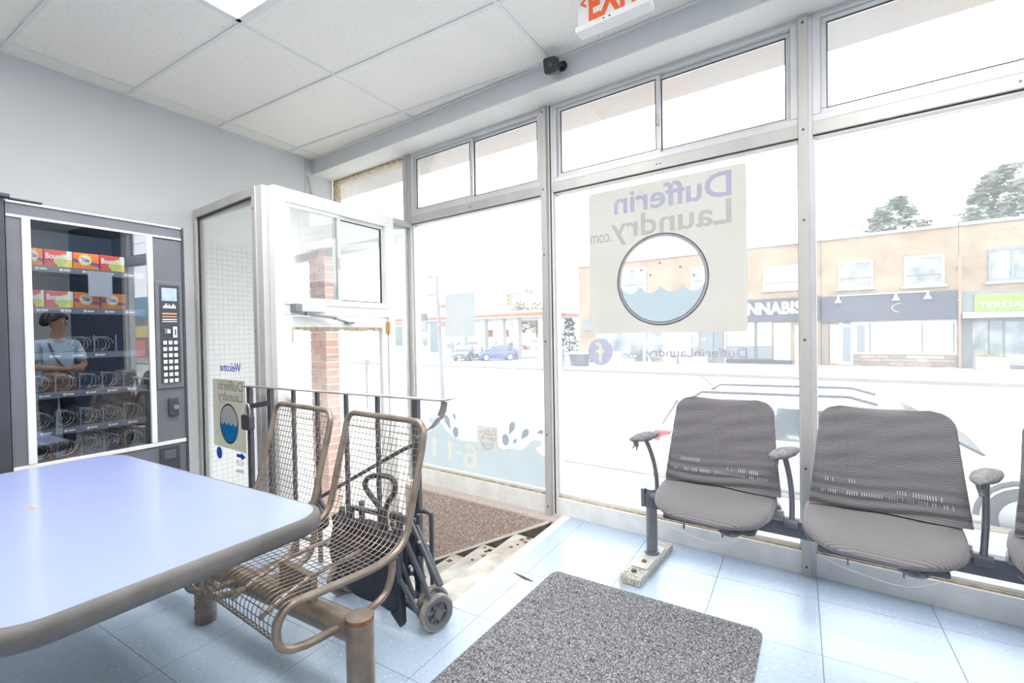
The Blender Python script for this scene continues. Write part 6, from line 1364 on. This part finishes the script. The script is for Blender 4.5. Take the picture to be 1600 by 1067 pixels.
    for s in (-1, 1):
        pi_ = 0
        for q, r in (((0.088*s, 0, 0.84), 0.105), ((0.092*s, -0.005, 0.66), 0.09), ((0.092*s, -0.012, 0.48), 0.073), ((0.093*s, 0.012, 0.30), 0.064), ((0.093*s, 0.018, 0.10), 0.058)):
            V3.append(q); R3.append(r); E3.append((pi_, len(V3)-1)); pi_ = len(V3)-1
    skin_obj('trousers', [tuple(x*S for x in v) for v in V3], E3, [tuple(x*S for x in r) if isinstance(r, tuple) else r*S for r in R3], cols['trousers'], p)
    for s in (-1, 1):
        rings = []
        for k, (y, w, h) in enumerate(((0.07, 0.03, 0.05), (0.05, 0.042, 0.085), (0.0, 0.045, 0.09), (-0.06, 0.045, 0.075), (-0.13, 0.046, 0.06), (-0.175, 0.036, 0.045), (-0.19, 0.015, 0.03))):
            rings.append([((0.095*s+w*math.cos(t))*S, y*S, max(0.0, (h*(0.5+0.5*math.sin(t))))*S) for t in [2*PI*i/12 for i in range(12)]])
        MB().ring_loft(rings).build('shoe', cols['shoe'], p, smooth=True)
    # hair: cap swept back with a bun, face features
    H = lambda x, y, z: tuple(Vector(hv(x, y, z))*S)
    def hairf(u, v):
        th = 2*PI*u; ph = PI*0.62*v; rr = 0.112*(1+0.05*math.sin(th*9+v*8)); front = max(0, -math.sin(th))
        ph *= (1-0.36*front); x = rr*math.sin(ph)*math.cos(th)*1.0; y = rr*1.1*math.sin(ph)*math.sin(th)+0.018; z = 1.622+0.118*math.cos(ph)
        return H(x, y, z)
    hr = MB().grid(hairf, 40, 16).build('hair', cols['hair'], p, smooth=True, angle=180); so_ = hr.modifiers.new('thick', 'SOLIDIFY'); so_.thickness = 0.022*S; so_.offset = -1
    if hair_long: MB().sphere(H(0, 0.115, 1.60), 0.05*S, 14, 10).build('bun', cols['hair'], hr, smooth=True)
    for s in (-1, 1):
        MB().sphere(H(0.031*s, -0.085, 1.605), 0.011*S, 10, 8).build('eye', 'print_white', p, smooth=True); MB().sphere(H(0.031*s, -0.0935, 1.605), 0.0052*S, 8, 6).build('iris', 'seal_black', p, smooth=True)
        MB().tube([H(0.014*s, -0.097, 1.624), H(0.032*s, -0.096, 1.63), H(0.048*s, -0.086, 1.624)], 0.0032*S, 6).build('eyebrow', cols['hair'], p)
        MB().sphere(H(0.078*s, 0.0, 1.595), (0.012*S, 0.02*S, 0.032*S), 10, 8).build('ear', cols['skin'], p, smooth=True)
    MB().tube([H(0, -0.088, 1.612), H(0, -0.104, 1.585), H(0, -0.108, 1.572), H(0, -0.09, 1.564)], [0.006*S, 0.010*S, 0.014*S, 0.008*S], 8).build('nose', cols['skin'], p, smooth=True)
    MB().tube([H(-0.024, -0.078, 1.535), H(-0.01, -0.089, 1.537), H(0.01, -0.089, 1.537), H(0.024, -0.078, 1.535)], [0.003*S, 0.007*S, 0.007*S, 0.003*S], 8).build('mouth', M('lips', (0.42, 0.18, 0.15), 0.5, var=0.1), p, smooth=True)
    if bag:
        MB().tube([Vector(q)*S for q in ((0.10, -0.10, 1.36), (0.06, -0.155, 1.2), (-0.04, -0.18, 1.02), (-0.10, -0.17, 0.96))], 0.011*S, 6).build('bag_strap', 'rail_steel', p, smooth=True)
    return p
M('skin_tone', (0.42, 0.25, 0.17), 0.55, var=0.08, scale=20); M('polo_blue', (0.45, 0.58, 0.74), 0.85, var=0.1, scale=15); M('trousers_dark', (0.04, 0.045, 0.06), 0.85, var=0.2); M('shoe_dark', (0.03, 0.03, 0.035), 0.6, var=0.2); M('hair_black', (0.02, 0.016, 0.014), 0.5, var=0.3, scale=40)
cw = dict(skin='skin_tone', shirt='polo_blue', trousers='trousers_dark', shoe='shoe_dark', hair='hair_black')
armsA = {-1: ((-0.235, -0.02, 1.09), (0.02, -0.185, 1.00), (0.9, -0.15, -0.08)), 1: ((0.235, -0.02, 1.09), (-0.03, -0.215, 1.055), (-0.9, -0.1, -0.05))}
woman = person('person in a light blue polo shirt with folded arms, mirrored in the vending machine', (0.84, 1.83, 0.0), -PI/2, 0.915, cw, armsA, -0.75, bag=True)
hb = thing('shoulder_bag', 'brown shoulder bag held under folded arms by the standing person', 'bag', (0.84, 1.83, 0.72), -PI/2)
MB().ring_loft([[(x*k+0.05, y*1.0-0.235, z) for x, y in rrect(-0.13, 0.13, -0.045, 0.045, 0.04, 4)] for z, k in ((0.0, 0.8), (0.03, 1.0), (0.12, 1.0), (0.155, 0.85))]).build('bag_body', M('bag_brown', (0.22, 0.13, 0.08), 0.7, var=0.3, scale=12), hb, smooth=True)
MB().box(-0.06, 0.16, -0.288, -0.28, 0.06, 0.15).build('bag_flap', 'bag_brown', hb, bevel=0.004)
# passer-by across the street
M('coat_blue', (0.10, 0.14, 0.34), 0.85, var=0.1); M('trouser_grey', (0.16, 0.17, 0.22), 0.85, var=0.1)
cp_ = dict(skin='skin_tone', shirt='coat_blue', trousers='trouser_grey', shoe='shoe_dark', hair='hair_black')
armsB = {-1: ((-0.22, 0.03, 1.10), (-0.22, -0.06, 0.88), (0.0, -0.2, -1)), 1: ((0.22, 0.0, 1.10), (0.22, -0.10, 0.90), (0.0, -0.2, -1))}
s = to_s(PZ(879.5, 576, ZR)); q = wp(s.x, s.y, ZR+0.012)
person('person in a dark blue jacket walking at the kerb across the street', q, 2.6, 1.02, cp_, armsB, 0.2, hair_long=False)
